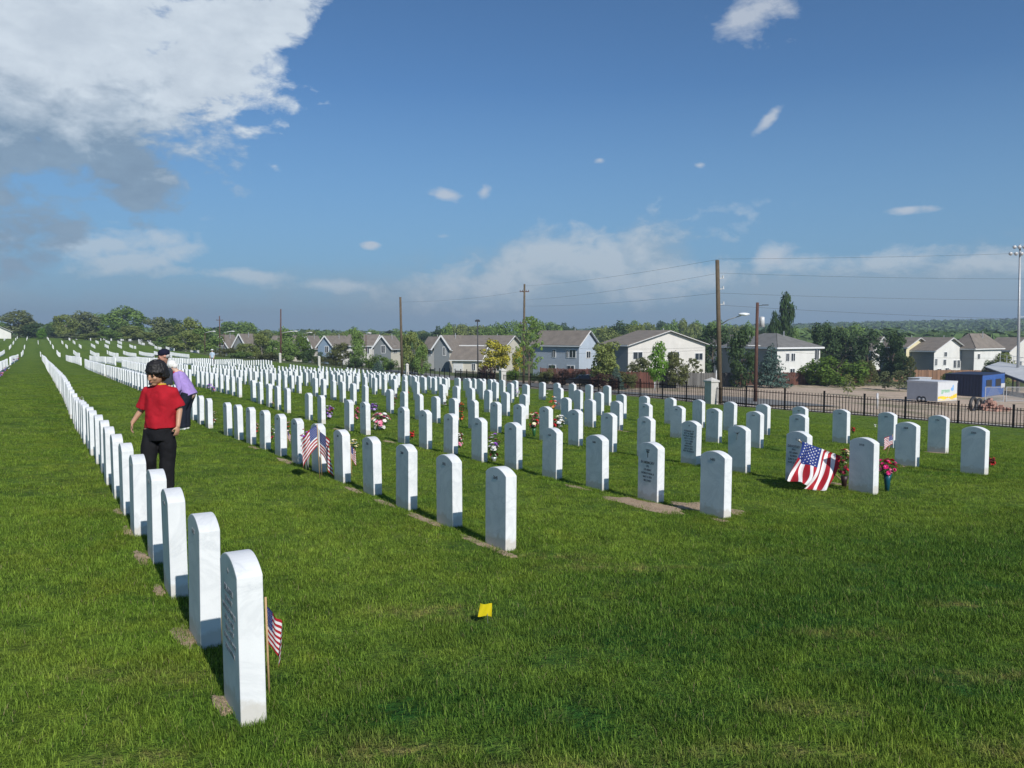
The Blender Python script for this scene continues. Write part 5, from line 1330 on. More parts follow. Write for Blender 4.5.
# culvert pipe coils and rubble
PIPE = simple('black_corrugated_pipe', (.03, .03, .032), .6, .2, 10)
for i, (px, py, r_, lab) in enumerate([(973, 408, .95, 'largest coil of black corrugated pipe lying on the dirt lot'), (979, 407.5, .85, 'middle coil of black corrugated pipe'), (985, 407, .70, 'rightmost coil of black corrugated pipe beside the rubble')]):
    g = spot(px, py+3); m = MB(); P_ = []
    for k in range(33):
        a = 2*math.pi*k/32; P_.append(Vector((math.cos(a)*r_*.55, math.cos(a)*r_*.5, r_*.62+math.sin(a)*r_*.6)))
    m.tube(P_, .13, 10); o = m.build('pipe_coil', PIPE, None, True, loc=g); tag(o, lab, 'pipe', 'coils of black pipe on the lot')
m = MB(); q = random.Random(5); g = spot(990, 411)
for i in range(70):
    a = q.uniform(0, 6.283); r_ = q.random(); c = Vector((math.cos(a)*r_*2.0, math.sin(a)*r_*1.5, .1+(1-r_)*1.1*q.random())); s_ = q.uniform(.15, .45)
    m.box(c, (s_, s_*q.uniform(.5, 1), s_*q.uniform(.4, .8)), rz=q.uniform(0, 3))
o = m.build('rubble_pile', simple('pinkish_rubble', (.38, .22, .17), .9, .3, 2), None, loc=g); tag(o, 'heap of pinkish broken rubble next to the pipe coils', 'rubble', kind='stuff')
m = MB(); g = spot(958, 418)
for i in range(40): m.box((q.uniform(-3, 3), q.uniform(-1, 1), q.uniform(.02, .15)), (q.uniform(.1, .4), q.uniform(.1, .4), q.uniform(.05, .2)), rz=q.uniform(0, 3))
# small posts at the fence
for px, by, ty, mt, lab, nm in [(647, 388, 374, 'y', 'yellow marker post beside the grey fence', 'marker_post'), (654.5, 391, 380, 'w', 'slim white post right of the yellow marker post', 'marker_post'), (878.5, 407, 392, 'w', 'thin white post behind the iron fence on the right', 'marker_post'), (716, 388, 371, 'w', 'pale post behind the iron fence left of the tall pole', 'marker_post')]:
    g = spot(px, by) if by < 395 else gp(px, 60); h_ = max(.6, (by-ty)*g.y/F); m = MB(); m.tube([(0, 0, -.1), (0, 0, h_)], .075, 8); m.ball((0, 0, h_), .075, 8, 6)
    o = m.build(nm, simple('post_yellow', (.65, .50, .12), .6, .1, 5) if mt == 'y' else CERAM, None, True, loc=g); tag(o, lab, 'post')
# dark parked car behind the shrubs
g = gp(584, 100); root = empty('parked_car', g, -.1); tag(root, 'dark parked car glimpsed behind the shrubs and headstones right of the middle', 'car')
CARP = simple('dark_car_paint', (.02, .022, .028), .25, .1, 2); m = MB()
prof = [(-2.2, .35), (-2.25, .75), (-1.9, .92), (-1.2, 1.0), (-.6, 1.42), (.8, 1.45), (1.5, 1.0), (2.15, .85), (2.25, .4)]
for s in (-1, 1): pass
v = [(x, -.85+.12*(z > 1.1), z) for x, z in prof]+[(x, .85-.12*(z > 1.1), z) for x, z in prof]; k = len(prof)
m.add(v, [tuple(range(k)), tuple(range(2*k-1, k-1, -1))]+[(i, k+i, k+(i+1) % k, (i+1) % k) for i in range(k)]); m.build('body', CARP, root)
m = MB(); m.add([(-1.05, -.80, 1.02), (1.3, -.80, 1.02), (.75, -.755, 1.38), (-.55, -.755, 1.38)], [(0, 1, 2, 3)]); m.build('window', GLASS, root)
for x in (-1.35, 1.4):
    for y in (-.80, .80): m = MB(); m.tube([(x, y-.1, .33), (x, y+.1, .33)], .33, 16); w_ = m.build('wheel', RUB, root, True); m = MB(); m.tube([(x, y-.11, .33), (x, y+.11, .33)], .19, 10); m.build('rim', CERAM, w_, True)
for y in (-.6, .6): m = MB(); m.ball((-2.2, y, .68), (.08, .16, .09), 8, 6); m.build('headlight', CERAM, root, True)

# ---- trees
def leafmat(name, col, var=.35, trans=.3):
    m, nt, b, out = newmat(name); geo = N(nt, 'ShaderNodeNewGeometry'); tc = N(nt, 'ShaderNodeTexCoord'); f = noisetex(nt, tc.outputs['Object'], .8, 4, .6)
    k = mth(nt, 'ADD', mth(nt, 'MULTIPLY', geo.outputs['Random Per Island'], .5), mth(nt, 'MULTIPLY', f, .5))
    c = ramp(nt, k, [(.2, tuple(x*(1-var) for x in col)), (.8, tuple(x*(1+var) for x in col))])
    nt.links.new(c, b.inputs['Base Color']); b.inputs['Roughness'].default_value = .7; b.inputs['Specular IOR Level'].default_value = .2
    tr = N(nt, 'ShaderNodeBsdfTranslucent'); nt.links.new(c, tr.inputs[0]); mx = N(nt, 'ShaderNodeMixShader'); mx.inputs[0].default_value = trans
    nt.links.new(b.outputs[0], mx.inputs[1]); nt.links.new(tr.outputs[0], mx.inputs[2]); nt.links.new(mx.outputs[0], out.inputs[0]); return m
BARK = simple('bark', (.14, .11, .085), .95, .3, 4); BARKL = simple('pale_bark', (.34, .31, .26), .9, .2, 4)
LM = {'mid': leafmat('leaf_mid_green', (.175, .270, .065)), 'olive': leafmat('leaf_olive', (.22, .265, .075)), 'dark': leafmat('leaf_dark_green', (.065, .110, .038)), 'bright': leafmat('leaf_bright_green', (.13, .26, .03)), 'brown': leafmat('leaf_brownish', (.17, .20, .085)),
      'spruce': leafmat('needle_blue_green', (.075, .125, .100), .3, .05), 'yellow': leafmat('leaf_yellow', (.46, .42, .05)), 'maroon': leafmat('leaf_maroon', (.075, .040, .030)), 'poplar': leafmat('leaf_poplar', (.055, .10, .03)), 'bush': leafmat('leaf_bush_green', (.115, .190, .028)), 'shrub': leafmat('leaf_shrub_olive', (.125, .140, .045))}
def crown_mesh(kind, mat, seed, n=2400, leaf=.055):
    """unit tree crown: x,y in -0.5..0.5, z 0..1"""
    q = random.Random(seed); m = MB(); blobs = []
    if kind == 'round':
        for i in range(24):
            a = q.uniform(0, 6.283); zz = .10+.78*(i/23); w = .36*math.sin(math.pi*min(1, zz*.80+.16))**.8
            blobs.append((math.cos(a)*w*q.uniform(.45, 1), math.sin(a)*w*q.uniform(.45, 1), zz, q.uniform(.11, .19), q.uniform(.11, .18)))
    elif kind == 'column':
        for i in range(14): zz = .05+.88*i/13; w = .42*math.sin(math.pi*(.14+.80*zz))**.6; blobs.append((q.uniform(-.10, .10), q.uniform(-.10, .10), zz, w*q.uniform(.8, 1.15), .09))
    elif kind == 'cone':
        for i in range(30):
            zz = .04+.9*(i/29)**1.05; w = .46*(1-zz)**.85+.03; a = i*2.4; blobs.append((math.cos(a)*w*.55, math.sin(a)*w*.55, zz, w*.55+.02, .05))
    elif kind == 'sparse':
        for i in range(70):
            a = i*2.4; zz = .03+.94*i/69; w = (.40*math.sin(math.pi*(.20+.74*zz)))*q.uniform(.25, 1.1)+.02; blobs.append((math.cos(a)*w, math.sin(a)*w, zz, q.uniform(.04, .10), q.uniform(.018, .045)))
    elif kind == 'bush':
        for i in range(26): a = q.uniform(0, 6.283); r = q.random()**.5*.40; blobs.append((math.cos(a)*r, math.sin(a)*r, q.uniform(.15, .80)*(1-r*.9), q.uniform(.07, .15), q.uniform(.12, .26)))
    vol = [b[3]**2*b[4] for b in blobs]
    for i in range(n):
        bx, by, bz, r, rz = q.choices(blobs, vol)[0]
        d = Vector((q.gauss(0, 1), q.gauss(0, 1), q.gauss(0, 1))).normalized(); rr = q.uniform(.35, 1.0)**.5*(1 if q.random() < .9 else q.uniform(1, 1.3))
        p = Vector((bx+d.x*r*rr, by+d.y*r*rr, bz+d.z*rz*rr)); 
        if p.z < 0.0: p.z = q.random()*.05
        nn = (d+Vector((q.uniform(-.8, .8), q.uniform(-.8, .8), q.uniform(-.5, .9)))).normalized(); M_ = nn.to_track_quat('Z', 'Y').to_matrix(); s = leaf*q.uniform(.5, 1.25); a = q.uniform(0, 3)
        vs = []
        for k in range(4): b_ = a+k*math.pi/2; ss = s*(1 if k % 2 else .55); vs.append(p+M_@Vector((math.cos(b_)*ss, math.sin(b_)*ss, 0)))
        m.add(vs, [(0, 1, 2, 3)])
    return m.mesh('crown', mat)
def trunk_mesh(mat, seed, ht=.55, r=.030, kind='round'):
    q = random.Random(seed); m = MB(); P_ = [(0, 0, -.06), (q.uniform(-.01, .01), 0, ht*.4), (q.uniform(-.03, .03), q.uniform(-.03, .03), ht)]
    m.tube(P_, [r, r*.8, r*.45], 8)
    for i in range(7):
        t = q.uniform(.35, 1.0); a = q.uniform(0, 6.283); b = Vector(P_[1]).lerp(Vector(P_[2]), (t-.35)/.65); l = q.uniform(.15, .30)*(1 if kind != 'column' else .5)
        m.tube([b, b+Vector((math.cos(a)*l*.6, math.sin(a)*l*.6, l*.5)), b+Vector((math.cos(a)*l, math.sin(a)*l, l*1.15))], [r*.4, r*.25, r*.1], 5)
    return m.mesh('trunk', mat)
_cr = {}
def variants(kind, matk, n, leaf, cnt):
    key = (kind, matk)
    if key not in _cr: _cr[key] = [(crown_mesh(kind, LM[matk], 100+sum(map(ord, kind+matk))+i, n, leaf), trunk_mesh(BARKL if matk == 'olive' and i else BARK, i+5, kind=kind)) for i in range(cnt)]
    return _cr[key]
tcount = 0
def tree(px, Y, topy, wpx, kind, matk, label, clear=.16, name=None, group=None, basepy=None, n=None, leaf=None, cat='tree'):
    """wpx: crown width in px; clear: share of the height without leaves"""
    global tcount; tcount += 1
    vs = variants(kind, matk, n or {'round': 3600, 'column': 2600, 'cone': 3200, 'sparse': 1500, 'bush': 3000}[kind], leaf or {'round': .034, 'column': .05, 'cone': .030, 'sparse': .034, 'bush': .034}[kind], 3 if kind in ('round', 'bush') else 2)
    cm, tm_ = vs[tcount % len(vs)]
    g = gp(px, Y) if basepy is None else spot(px, basepy); Y = g.y
    hgt_ = max(.8, at(px, topy, Y).z-g.z); w_ = wpx*Y/F/.86
    root = empty(name or {'round': 'leafy_tree', 'column': 'poplar_tree', 'cone': 'spruce_tree', 'sparse': 'young_tree', 'bush': 'shrub'}[kind], g, random.uniform(0, 6.28)); tag(root, label, cat, group)
    c_ = link(bpy.data.objects.new('crown', cm), root); c_.location = (0, 0, hgt_*clear); c_.scale = (w_, w_, hgt_*(1-clear))
    t_ = link(bpy.data.objects.new('trunk', tm_), root); sc = hgt_; t_.scale = (min(w_*1.0, sc*.8), min(w_*1.0, sc*.8), sc)
    return root
def where(px):
    return 'at the far left of the skyline' if px < 60 else 'left of the skyline mass' if px < 130 else 'behind the bending people'
GL = 'trees on the rise at the left'
for px, Y, ty, w_, mk, lab in [(20, 258, 307, 38, 'brown', 'brownish bare looking tree just right of the small white house'), (36, 250, 321, 26, 'dark', 'dark low tree right of the brownish tree at far left'), (43, 236, 326, 11, 'bright', 'small yellow green tree in the gap left of the big trees'), (66, 262, 311, 26, 'olive', 'olive tree at the left end of the big left clump'),
        (84, 268, 308, 34, 'brown', 'greyish brown thin tree in the big left clump'), (104, 280, 311, 34, 'mid', 'green tree behind, in the left clump'), (125, 272, 304, 46, 'mid', 'tallest broad green tree of the left clump'), (132, 240, 324, 32, 'olive', 'low olive tree in front of the tallest left tree'), (158, 236, 314, 34, 'brown', 'brown green tree above the man in the cap'),
        (174, 246, 315, 24, 'dark', 'dark green rounded tree right of the brown green one'), (192, 215, 315, 30, 'olive', 'feathery olive tree just right of the people'), (205, 190, 326, 34, 'mid', 'broad green tree above the distant person'), (186, 180, 330, 34, 'olive', 'low olive growth left of the distant person'), (232, 290, 319, 36, 'mid', 'green tree rising behind the leftmost row houses'),
        (246, 300, 320, 30, 'mid', 'green tree behind the white trimmed gables'), (60, 300, 318, 34, 'mid', 'far green tree behind the gap at left'), (50, 270, 329, 30, 'dark', 'low dark shrubby tree in the gap at left'), (-15, 300, 316, 40, 'mid', 'green tree at the left frame edge'), (110, 232, 328, 30, 'mid', 'low green tree at the foot of the left clump'), (170, 200, 334, 30, 'mid', 'low bushy green tree behind the people'), (150, 225, 330, 24, 'olive', 'low olive tree beside the brown green tree'), (72, 232, 331, 24, 'brown', 'low brownish tree at the foot of the left clump'), (92, 230, 331, 26, 'olive', 'low olive tree right of the low brownish one')]:
    tree(px, Y, ty+(3 if ty < 320 else 2), w_, 'round', mk, lab, .05, group=GL)
GM = 'trees among the houses'
for px, Y, ty, w_, k, mk, lab in [(225, 160, 345, 30, 'bush', 'shrub', 'brownish hedge clump right of the distant person'), (247, 158, 343, 26, 'round', 'olive', 'small olive tree before the white trimmed gable'), (262, 165, 333, 26, 'round', 'olive', 'upright olive tree between the left houses'), (275, 158, 340, 20, 'round', 'mid', 'small green tree at the distant left pole'),
        (292, 160, 342, 22, 'round', 'mid', 'green tree in front of the lamp arms'), (303, 162, 334, 20, 'round', 'bush', 'yellow green tree left of the blue grey house'), (286, 200, 328, 24, 'round', 'mid', 'taller green tree behind the left houses'), (312, 158, 346, 20, 'bush', 'dark', 'dark shrub before the blue grey house'), (340, 150, 343, 26, 'round', 'shrub', 'brown olive tree right of the white framed porch'),
        (357, 148, 330, 20, 'round', 'mid', 'tall narrow green tree at the street lamp in the brown roofs'), (352, 230, 328, 24, 'round', 'mid', 'green tree behind the brown roofs'), (376, 140, 352, 24, 'bush', 'bush', 'green shrub left of the bare pole'), (388, 135, 356, 18, 'bush', 'mid', 'green shrub right by the bare pole'), (412, 128, 331, 27, 'round', 'olive', 'big rounded willow just right of the bare wooden pole'),
        (422, 124, 345, 18, 'round', 'mid', 'lower green growth at the right side of the willow'), (326, 150, 353, 22, 'bush', 'shrub', 'brownish shrub under the white framed porch'), (356, 140, 356, 20, 'bush', 'dark', 'dark evergreen shrub in the street gardens'), (378, 118, 360, 14, 'cone', 'spruce', 'little grey blue spruce just left of the bare pole base'), (240, 155, 350, 24, 'bush', 'mid', 'green shrub before the leftmost row houses'), (268, 155, 351, 24, 'bush', 'shrub', 'olive shrub below the upright olive tree')]:
    tree(px, Y, ty, w_, k, mk, lab, .03, group=GM)
# trees near the street and around the houses at centre
tree(495, 128, 340, 36, 'round', 'yellow', 'yellow flowering tree in front of the cream house', .22)
tree(519, 122, 348, 16, 'round', 'yellow', 'small yellow green tree left of the young tree trunk', .2)
tree(529, 80, 316, 33, 'sparse', 'mid', 'tall young tree with sparse layered branches and a slim pale trunk at the centre', .24, n=1300, leaf=.030)
tree(487, 118, 362, 17, 'bush', 'maroon', 'dark red shrub under the yellow tree', .02, cat='shrub')
tree(512, 112, 367, 20, 'bush', 'bush', 'yellow green shrub at the foot of the centre pole', .02, cat='shrub')
tree(548, 104, 366, 22, 'bush', 'shrub', 'olive shrub right of the young tree', .02, cat='shrub')
tree(565, 103, 366, 24, 'bush', 'maroon', 'reddish brown shrub under the blue grey house', .02, cat='shrub')
tree(552, 134, 364, 12, 'cone', 'dark', 'small dark evergreen against the blue grey house', .02)
tree(606, 96, 341, 38, 'round', 'olive', 'broad olive green tree between the blue house and the wide gable', .14)
tree(604, 86, 369, 32, 'bush', 'maroon', 'maroon shrub in front of the broad olive tree', .02, cat='shrub')
tree(616, 88, 366, 18, 'cone', 'spruce', 'small grey green conifer beside the maroon shrub', .02)
tree(641, 108, 357, 28, 'round', 'shrub', 'low olive tree left of the bright green tree', .1)
tree(658, 84, 341, 20, 'column', 'bright', 'slender bright green young tree on a pale trunk', .22, name='young_tree', n=1700, leaf=.045)
tree(676, 104, 352, 28, 'round', 'shrub', 'brown green tree right of the bright green tree', .08)
tree(693, 112, 358, 22, 'sparse', 'shrub', 'thin twiggy tree before the wide gable', .1)
tree(742, 112, 328, 33, 'round', 'dark', 'dense dark round tree left of the brown pole', .02)
tree(771, 112, 343, 34, 'cone', 'spruce', 'blue spruce in front of the white house', .02)
tree(713, 150, 325, 40, 'round', 'dark', 'dark green tree behind the tall wooden pole', .05)
tree(785, 175, 293, 19, 'column', 'poplar', 'taller of the two columnar poplars behind the white house', -.02)
tree(773.5, 172, 311, 13, 'column', 'poplar', 'shorter columnar poplar left of the tall one', .0)
tree(838, 118, 349, 54, 'bush', 'bush', 'large bright green bush right of the white house', .0)
tree(818, 119, 354, 34, 'bush', 'bush', 'smaller green bush at the left of the large one', .0)
tree(862, 119, 352, 34, 'bush', 'shrub', 'olive bush at the right of the large green bush', .0)
for px, Y, ty, w_, lab in [(822, 150, 322, 34, 'dark tree right behind the white house roof'), (845, 152, 328, 38, 'dark tree in the middle of the dark group'), (868, 146, 331, 30, 'dark tree before the small pale gable'), (893, 128, 331, 34, 'dark tree with the pale fork of a trunk below'), (905, 124, 352, 20, 'low dark tree before the yellow cream house')]:
    tree(px, Y, ty, w_, 'round', 'dark', lab, .04, group='dark trees on the right')
tree(911, 122, 356, 12, 'sparse', 'shrub', 'thin sapling in front of the yellow cream house', .1)
tree(849, 96, 374, 14, 'sparse', 'olive', 'sapling standing in the dirt lot before the bushes', .15)
tree(900, 108, 370, 20, 'sparse', 'brown', 'brown sapling left of the white trailer', .12)
tree(886, 110, 371, 16, 'sparse', 'brown', 'twiggy brown sapling farther left of the trailer', .12)
tree(955, 120, 369, 26, 'bush', 'bush', 'low green bushes above the blue container', .0)
tree(988, 124, 360, 16, 'round', 'bush', 'small green tree right of the bright white house', .05)
tree(1003, 122, 352, 24, 'round', 'olive', 'olive tree at the foot of the floodlight mast', .05)
tree(585, 101, 369, 22, 'bush', 'shrub', 'low brown olive shrub beside the dark parked car', .0, cat='shrub')
tree(540, 110, 369, 20, 'bush', 'dark', 'dark shrub left of the reddish brown shrub', .0, cat='shrub')
tree(628, 96, 366, 22, 'bush', 'shrub', 'dull olive shrub before the dark red brown fence', .0, cat='shrub')
tree(575, 112, 364, 20, 'bush', 'maroon', 'reddish shrub behind the parked car', .0, cat='shrub')
# tree line behind the houses, each its own tree
GB = 'tree line behind the houses'
q = random.Random(11); k = 0
adj = ['broad', 'rounded', 'low', 'tall', 'loose', 'dense', 'narrow', 'spreading', 'pale', 'ragged']
anchors = [(430, 445, 'left of the long brown roof'), (446, 475, 'above the long brown roof'), (476, 520, 'above the garage wing'), (521, 560, 'above the blue grey house'), (561, 600, 'right of the blue grey roof'), (601, 640, 'above the wide gable house left half'), (641, 680, 'above the wide gable'), (681, 720, 'left of the tall wooden pole'), (721, 775, 'between the two wooden poles'), (795, 850, 'right of the tall poplar')]
used = set()
def near_anchor(px):
    for a, b, t in anchors:
        if a <= px <= b: return t
    return 'near the far left houses' if px < 430 else 'above the right row of houses'
prof_ = [(428, 329), (440, 324), (470, 325), (500, 324), (540, 321), (565, 326), (590, 330), (610, 324), (640, 319), (660, 322), (690, 320), (720, 322), (760, 325), (800, 326), (850, 326)]
for i in range(52):
    px = 428+(860-428)*i/51+q.uniform(-3, 3); Y = q.uniform(235, 380); ty = np.interp(px, [p[0] for p in prof_], [p[1] for p in prof_])+q.uniform(-1.5, 4); w_ = q.uniform(17, 32)
    mk = q.choice(['mid', 'olive', 'mid', 'olive', 'dark']); col = {'mid': 'green', 'olive': 'olive', 'dark': 'dark'}[mk]
    lab = None
    for a_ in adj:
        l_ = '%s %s tree %s' % (a_, col, near_anchor(px))
        if l_ not in used: lab = l_; used.add(l_); break
    tree(px, Y, ty, w_, 'round', mk, lab or 'green tree', .03, group=GB)
for i in range(14):
    px = 256+170*i/13+q.uniform(-4, 4); lab = 'far %s green tree above the left roofs, %s from the left' % (['low', 'pale'][i % 2], ordinal(i+1))
    tree(px, q.uniform(300, 380), q.uniform(329, 333), q.uniform(14, 22), 'round', q.choice(['mid', 'olive']), lab, .03, group=GB)
# wooded ridge far away, and the woods that read as one mass
def woods(name, label, x0, x1, Y0, Y1, n, hh, mat, seed, dens=14):
    q = random.Random(seed); m = MB()
    for i in range(n):
        Y = q.uniform(Y0, Y1); px = q.uniform(x0, x1); X = (px-512)/F*Y; z = H(X, Y); h_ = hh*q.uniform(.6, 1.3); w_ = h_*q.uniform(.7, 1.3)
        for k in range(dens):
            d = Vector((q.gauss(0, 1), q.gauss(0, 1)-.3, q.gauss(0, 1)+.3)).normalized(); p = Vector((X+d.x*w_*.5, Y+d.y*w_*.5, z+h_*.55+d.z*h_*.45)); s = w_*q.uniform(.16, .34)
            M_ = (d+Vector((q.uniform(-.5, .5), q.uniform(-.5, .5), q.uniform(0, .6)))).normalized().to_track_quat('Z', 'Y').to_matrix(); a = q.uniform(0, 3)
            m.add([p+M_@Vector((math.cos(a+b*1.571)*s*(1 if b % 2 else .6), math.sin(a+b*1.571)*s*(1 if b % 2 else .6), 0)) for b in range(4)], [(0, 1, 2, 3)])
    return tag(m.build(name, mat), label, 'woods', kind='stuff')
FARL = leafmat('far_wood_leaf', (.105, .165, .055), .5, .2)
woods('distant_woods', 'far wooded ridge under the sky on the right', 560, 1180, 700, 1600, 2600, 8, FARL, 1)
woods('distant_woods', 'band of green woods behind the right row of houses', 780, 1150, 260, 620, 900, 9, FARL, 2, 30)
woods('distant_woods', 'low far woods behind the left and middle houses', -120, 760, 420, 900, 1100, 8, FARL, 3, 18)

# ------------------------------------------------------------------ haze
hm = bpy.data.materials.new('haze'); hm.use_nodes = True; nt = hm.node_tree; nt.nodes.clear()
ho = nt.nodes.new('ShaderNodeOutputMaterial'); pv = nt.nodes.new('ShaderNodeVolumePrincipled'); nt.links.new(pv.outputs[0], ho.inputs[1])
pv.inputs['Color'].default_value = (.62, .76, .92, 1); pv.inputs['Density'].default_value = .00046; pv.inputs['Anisotropy'].default_value = .2
m = MB(); zl = float(GZ.min())-1; zh = max(60.0, float(GZ.max())+40)
m.box((0, 640, (zl+zh)/2), (5400, 4200, zh-zl)); tag(m.build('haze', hm), 'thin bluish haze that veils the far hills', 'haze', kind='stuff')
# ------------------------------------------------------------------ sky, sun, camera
SUN_AZ = math.atan2(.488, -.873)         # clockwise from +Y
SUN_EL = R(36.5)
w = bpy.data.worlds.new('World'); SC.world = w; w.use_nodes = True
nt = w.node_tree; nt.nodes.clear()
wo = nt.nodes.new('ShaderNodeOutputWorld'); bg = nt.nodes.new('ShaderNodeBackground')
nt.links.new(bg.outputs[0], wo.inputs[0]); bg.inputs[1].default_value = .079
sky = nt.nodes.new('ShaderNodeTexSky'); sky.sky_type = 'NISHITA'; sky.sun_disc = False
sky.sun_elevation = SUN_EL; sky.sun_rotation = SUN_AZ; sky.altitude = 1600; sky.air_density = 1.0; sky.dust_density = .6; sky.ozone_density = 2.0
tc = N(nt, 'ShaderNodeTexCoord'); D = tc.outputs['Generated']
sx = N(nt, 'ShaderNodeSeparateXYZ'); nt.links.new(D, sx.inputs[0])
az = mth(nt, 'ARCTAN2', sx.outputs[0], sx.outputs[1]); el = mth(nt, 'ARCSINE', sx.outputs[2])
def pdir(px, py):
    d = ray(px, py).normalized(); return math.atan2(d.x, d.y), math.asin(d.z)
def ell(px, py, rx, ry, tilt=0.0):
    a0, e0 = pdir(px, py); ax = mth(nt, 'SUBTRACT', az, a0); ay = mth(nt, 'SUBTRACT', el, e0)
    c, s = math.cos(tilt), math.sin(tilt)
    u = mth(nt, 'ADD', mth(nt, 'MULTIPLY', ax, c*F/rx), mth(nt, 'MULTIPLY', ay, s*F/rx))
    v = mth(nt, 'ADD', mth(nt, 'MULTIPLY', ax, -s*F/ry), mth(nt, 'MULTIPLY', ay, c*F/ry))
    r = mth(nt, 'SQRT', mth(nt, 'ADD', mth(nt, 'MULTIPLY', u, u), mth(nt, 'MULTIPLY', v, v)))
    return mth(nt, 'SUBTRACT', 1.0, r)        # 1 in the middle, 0 at the rim
def mx(*a):
    r = a[0]
    for b in a[1:]: r = mth(nt, 'MAXIMUM', r, b)
    return r
mp = N(nt, 'ShaderNodeMapping'); nt.links.new(D, mp.inputs[0]); mp.inputs['Scale'].default_value = (1, 1, 1.9)
V = mp.outputs[0]
nb_ = noisetex(nt, V, 5.5, 12, .58, .15)
ns_ = noisetex(nt, V, 21, 10, .62, .25)
nf = mth(nt, 'ADD', mth(nt, 'MULTIPLY', mth(nt, 'SUBTRACT', nb_, .5), 2.6), mth(nt, 'MULTIPLY', mth(nt, 'SUBTRACT', ns_, .5), 2.1))
def dens(mask, gain, amp, off=0.0):
    return mth(nt, 'MULTIPLY', mth(nt, 'ADD', mth(nt, 'ADD', mask, mth(nt, 'MULTIPLY', nf, amp)), off), gain, clamp=True)
big = mx(ell(40, 45, 195, 95, R(-6)), ell(-80, 80, 200, 85), ell(60, 120, 120, 60), ell(180, 70, 90, 40, R(25)), ell(225, 22, 90, 30, R(14)), ell(-420, 60, 300, 180), ell(120, 160, 62, 44, R(-50)), ell(10, 145, 100, 30))
dbig = dens(big, 3.6, .62, .02)
mp2 = N(nt, 'ShaderNodeMapping'); nt.links.new(D, mp2.inputs[0]); mp2.inputs['Scale'].default_value = (1, 1, 1.7)
nl = mth(nt, 'MULTIPLY', mth(nt, 'SUBTRACT', noisetex(nt, mp2.outputs[0], 9.5, 12, .60, .2), .5), 4.2)
nl2 = mth(nt, 'MULTIPLY', mth(nt, 'SUBTRACT', noisetex(nt, mp2.outputs[0], 26, 12, .64, .5), .5), 4.2)
nmix = mth(nt, 'ADD', mth(nt, 'MULTIPLY', nl, .6), mth(nt, 'MULTIPLY', nl2, .4))
low = mx(ell(560, 282, 170, 52, R(8)), ell(640, 262, 70, 44, R(15)), ell(440, 300, 110, 26), ell(850, 295, 200, 40), ell(990, 280, 110, 34), ell(-300, 280, 200, 40), ell(1400, 270, 300, 60))
dlow = mth(nt, 'MULTIPLY', mth(nt, 'ADD', mth(nt, 'ADD', low, mth(nt, 'MULTIPLY', nmix, .45)), -.02), 1.8, clamp=True)
lit = mx(ell(585, 262, 140, 34, R(12)), ell(500, 280, 90, 26, R(8)), ell(690, 275, 80, 22), ell(610, 268, 60, 34, R(-40)), ell(450, 285, 80, 24, R(10)), ell(770, 258, 30, 14, R(30)), ell(85, 245, 120, 15, R(9)), ell(130, 262, 80, 13, R(12)), ell(10, 238, 24, 8), ell(235, 275, 90, 8, R(-2)), ell(330, 285, 60, 8), ell(850, 262, 120, 16), ell(990, 262, 70, 16))
dlit = mth(nt, 'MULTIPLY', mth(nt, 'ADD', mth(nt, 'ADD', lit, mth(nt, 'MULTIPLY', nmix, 1.2)), -.10), 1.4, clamp=True)
tiny = mx(ell(762, 5, 60, 42), ell(770, 118, 26, 8, R(42)), ell(446, 196, 27, 10), ell(443, 236, 30, 9), ell(484, 192, 14, 12, R(50)), ell(505, -60, 60, 30), ell(775, 255, 40, 20), ell(372, 245, 14, 8), ell(905, 210, 30, 6), ell(700, 165, 12, 6), ell(600, 160, 10, 6))
dtiny = dens(tiny, 1.9, .85, -.38)
# colours: sunlit white tops, grey undersides
a0, e1 = pdir(100, 95); _, e2 = pdir(100, 175)
hgt = N(nt, 'ShaderNodeMapRange'); nt.links.new(mth(nt, 'ADD', el, mth(nt, 'MULTIPLY', nf, .07)), hgt.inputs[0]); hgt.inputs[1].default_value = e2; hgt.inputs[2].default_value = e1
cbig = mixc(nt, hgt.outputs[0], (2.35, 3.4, 4.6), (6.2, 7.0, 7.8))
edge = ramp(nt, ns_, [(.35, (.92, .93, .95)), (.65, (1.12, 1.11, 1.10))])
cbig = mixc(nt, 1.0, cbig, edge, 'MULTIPLY')
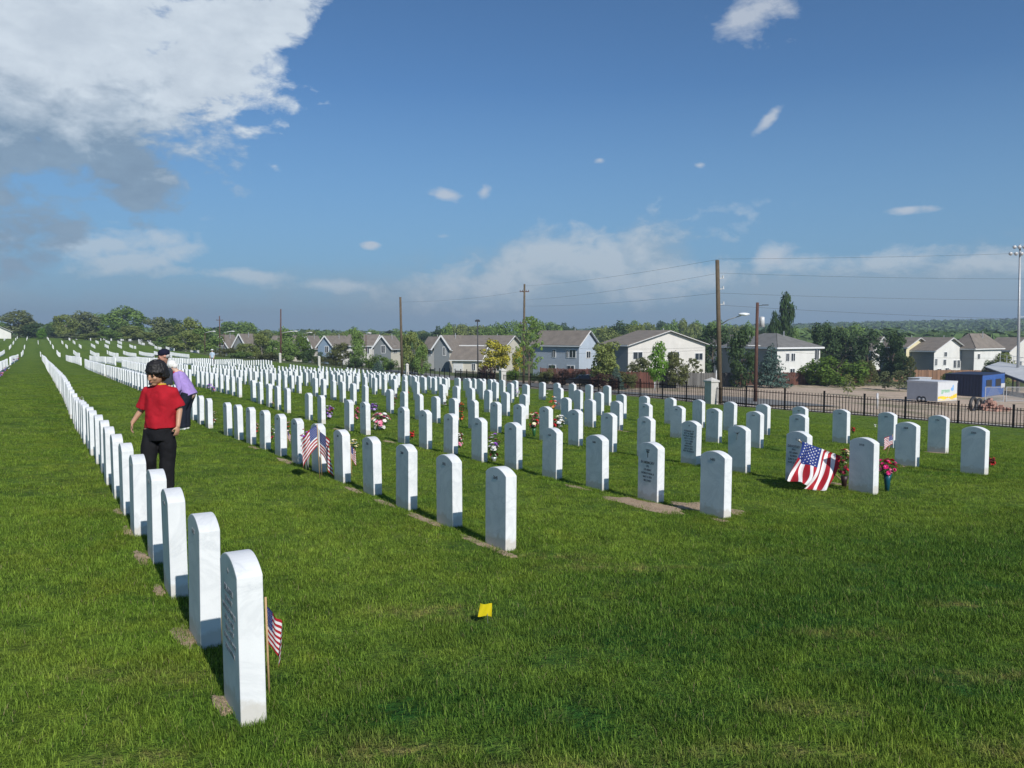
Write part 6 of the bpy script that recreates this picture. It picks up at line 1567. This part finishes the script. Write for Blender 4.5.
# band of distant grey cloud above the horizon
_, b0 = pdir(512, 334); _, b1 = pdir(512, 262)
band = N(nt, 'ShaderNodeMapRange'); nt.links.new(mth(nt, 'ADD', el, mth(nt, 'MULTIPLY', nf, .04)), band.inputs[0]); band.inputs[1].default_value = b1; band.inputs[2].default_value = b0
bandf = mth(nt, 'MULTIPLY', mth(nt, 'POWER', band.outputs[0], 1.2), .85)
c = mixc(nt, 1.0, sky.outputs[0], (.57, .84, 1.03), 'MULTIPLY')
_, w0 = pdir(512, 320); _, w1 = pdir(512, 90)
wide = N(nt, 'ShaderNodeMapRange'); nt.links.new(el, wide.inputs[0]); wide.inputs[1].default_value = w1; wide.inputs[2].default_value = w0
c = mixc(nt, mth(nt, 'MULTIPLY', wide.outputs[0], .85), c, (1.95, 3.55, 5.2))
c = mixc(nt, bandf, c, (3.0, 4.1, 5.1))
c = mixc(nt, mth(nt, 'MULTIPLY', dlow, .60), c, (3.5, 4.5, 5.4))
c = mixc(nt, mth(nt, 'MULTIPLY', dlit, .60), c, (6.2, 6.9, 7.5))
c = mixc(nt, mth(nt, 'MULTIPLY', dtiny, .75), c, (5.8, 6.3, 7.0))
c = mixc(nt, mth(nt, 'MULTIPLY', dbig, .96), c, cbig)
nt.links.new(c, bg.inputs[0])
sl = bpy.data.lights.new('sun', 'SUN'); sl.energy = 3.75; sl.angle = R(.53); sl.color = (1.0, .965, .91)
so = link(bpy.data.objects.new('sun', sl))
sd = Vector((math.sin(SUN_AZ)*math.cos(SUN_EL), math.cos(SUN_AZ)*math.cos(SUN_EL), math.sin(SUN_EL)))
so.rotation_euler = sd.to_track_quat('Z', 'Y').to_euler(); so.location = (20, -30, 30)
cam = bpy.data.cameras.new('camera'); cam.sensor_width = 36; cam.lens = F/1024*36; cam.clip_start = .05; cam.clip_end = 12000
co = link(bpy.data.objects.new('camera', cam)); co.location = (0, 0, CZ); co.rotation_euler = (math.pi/2-PITCH, 0, 0)
SC.camera = co
vs = SC.view_settings; vs.view_transform = 'Standard'; vs.look = 'None'; vs.exposure = 0.33; vs.gamma = 1; vs.use_curve_mapping = False
SC.cycles.max_bounces = 6; SC.cycles.transparent_max_bounces = 6
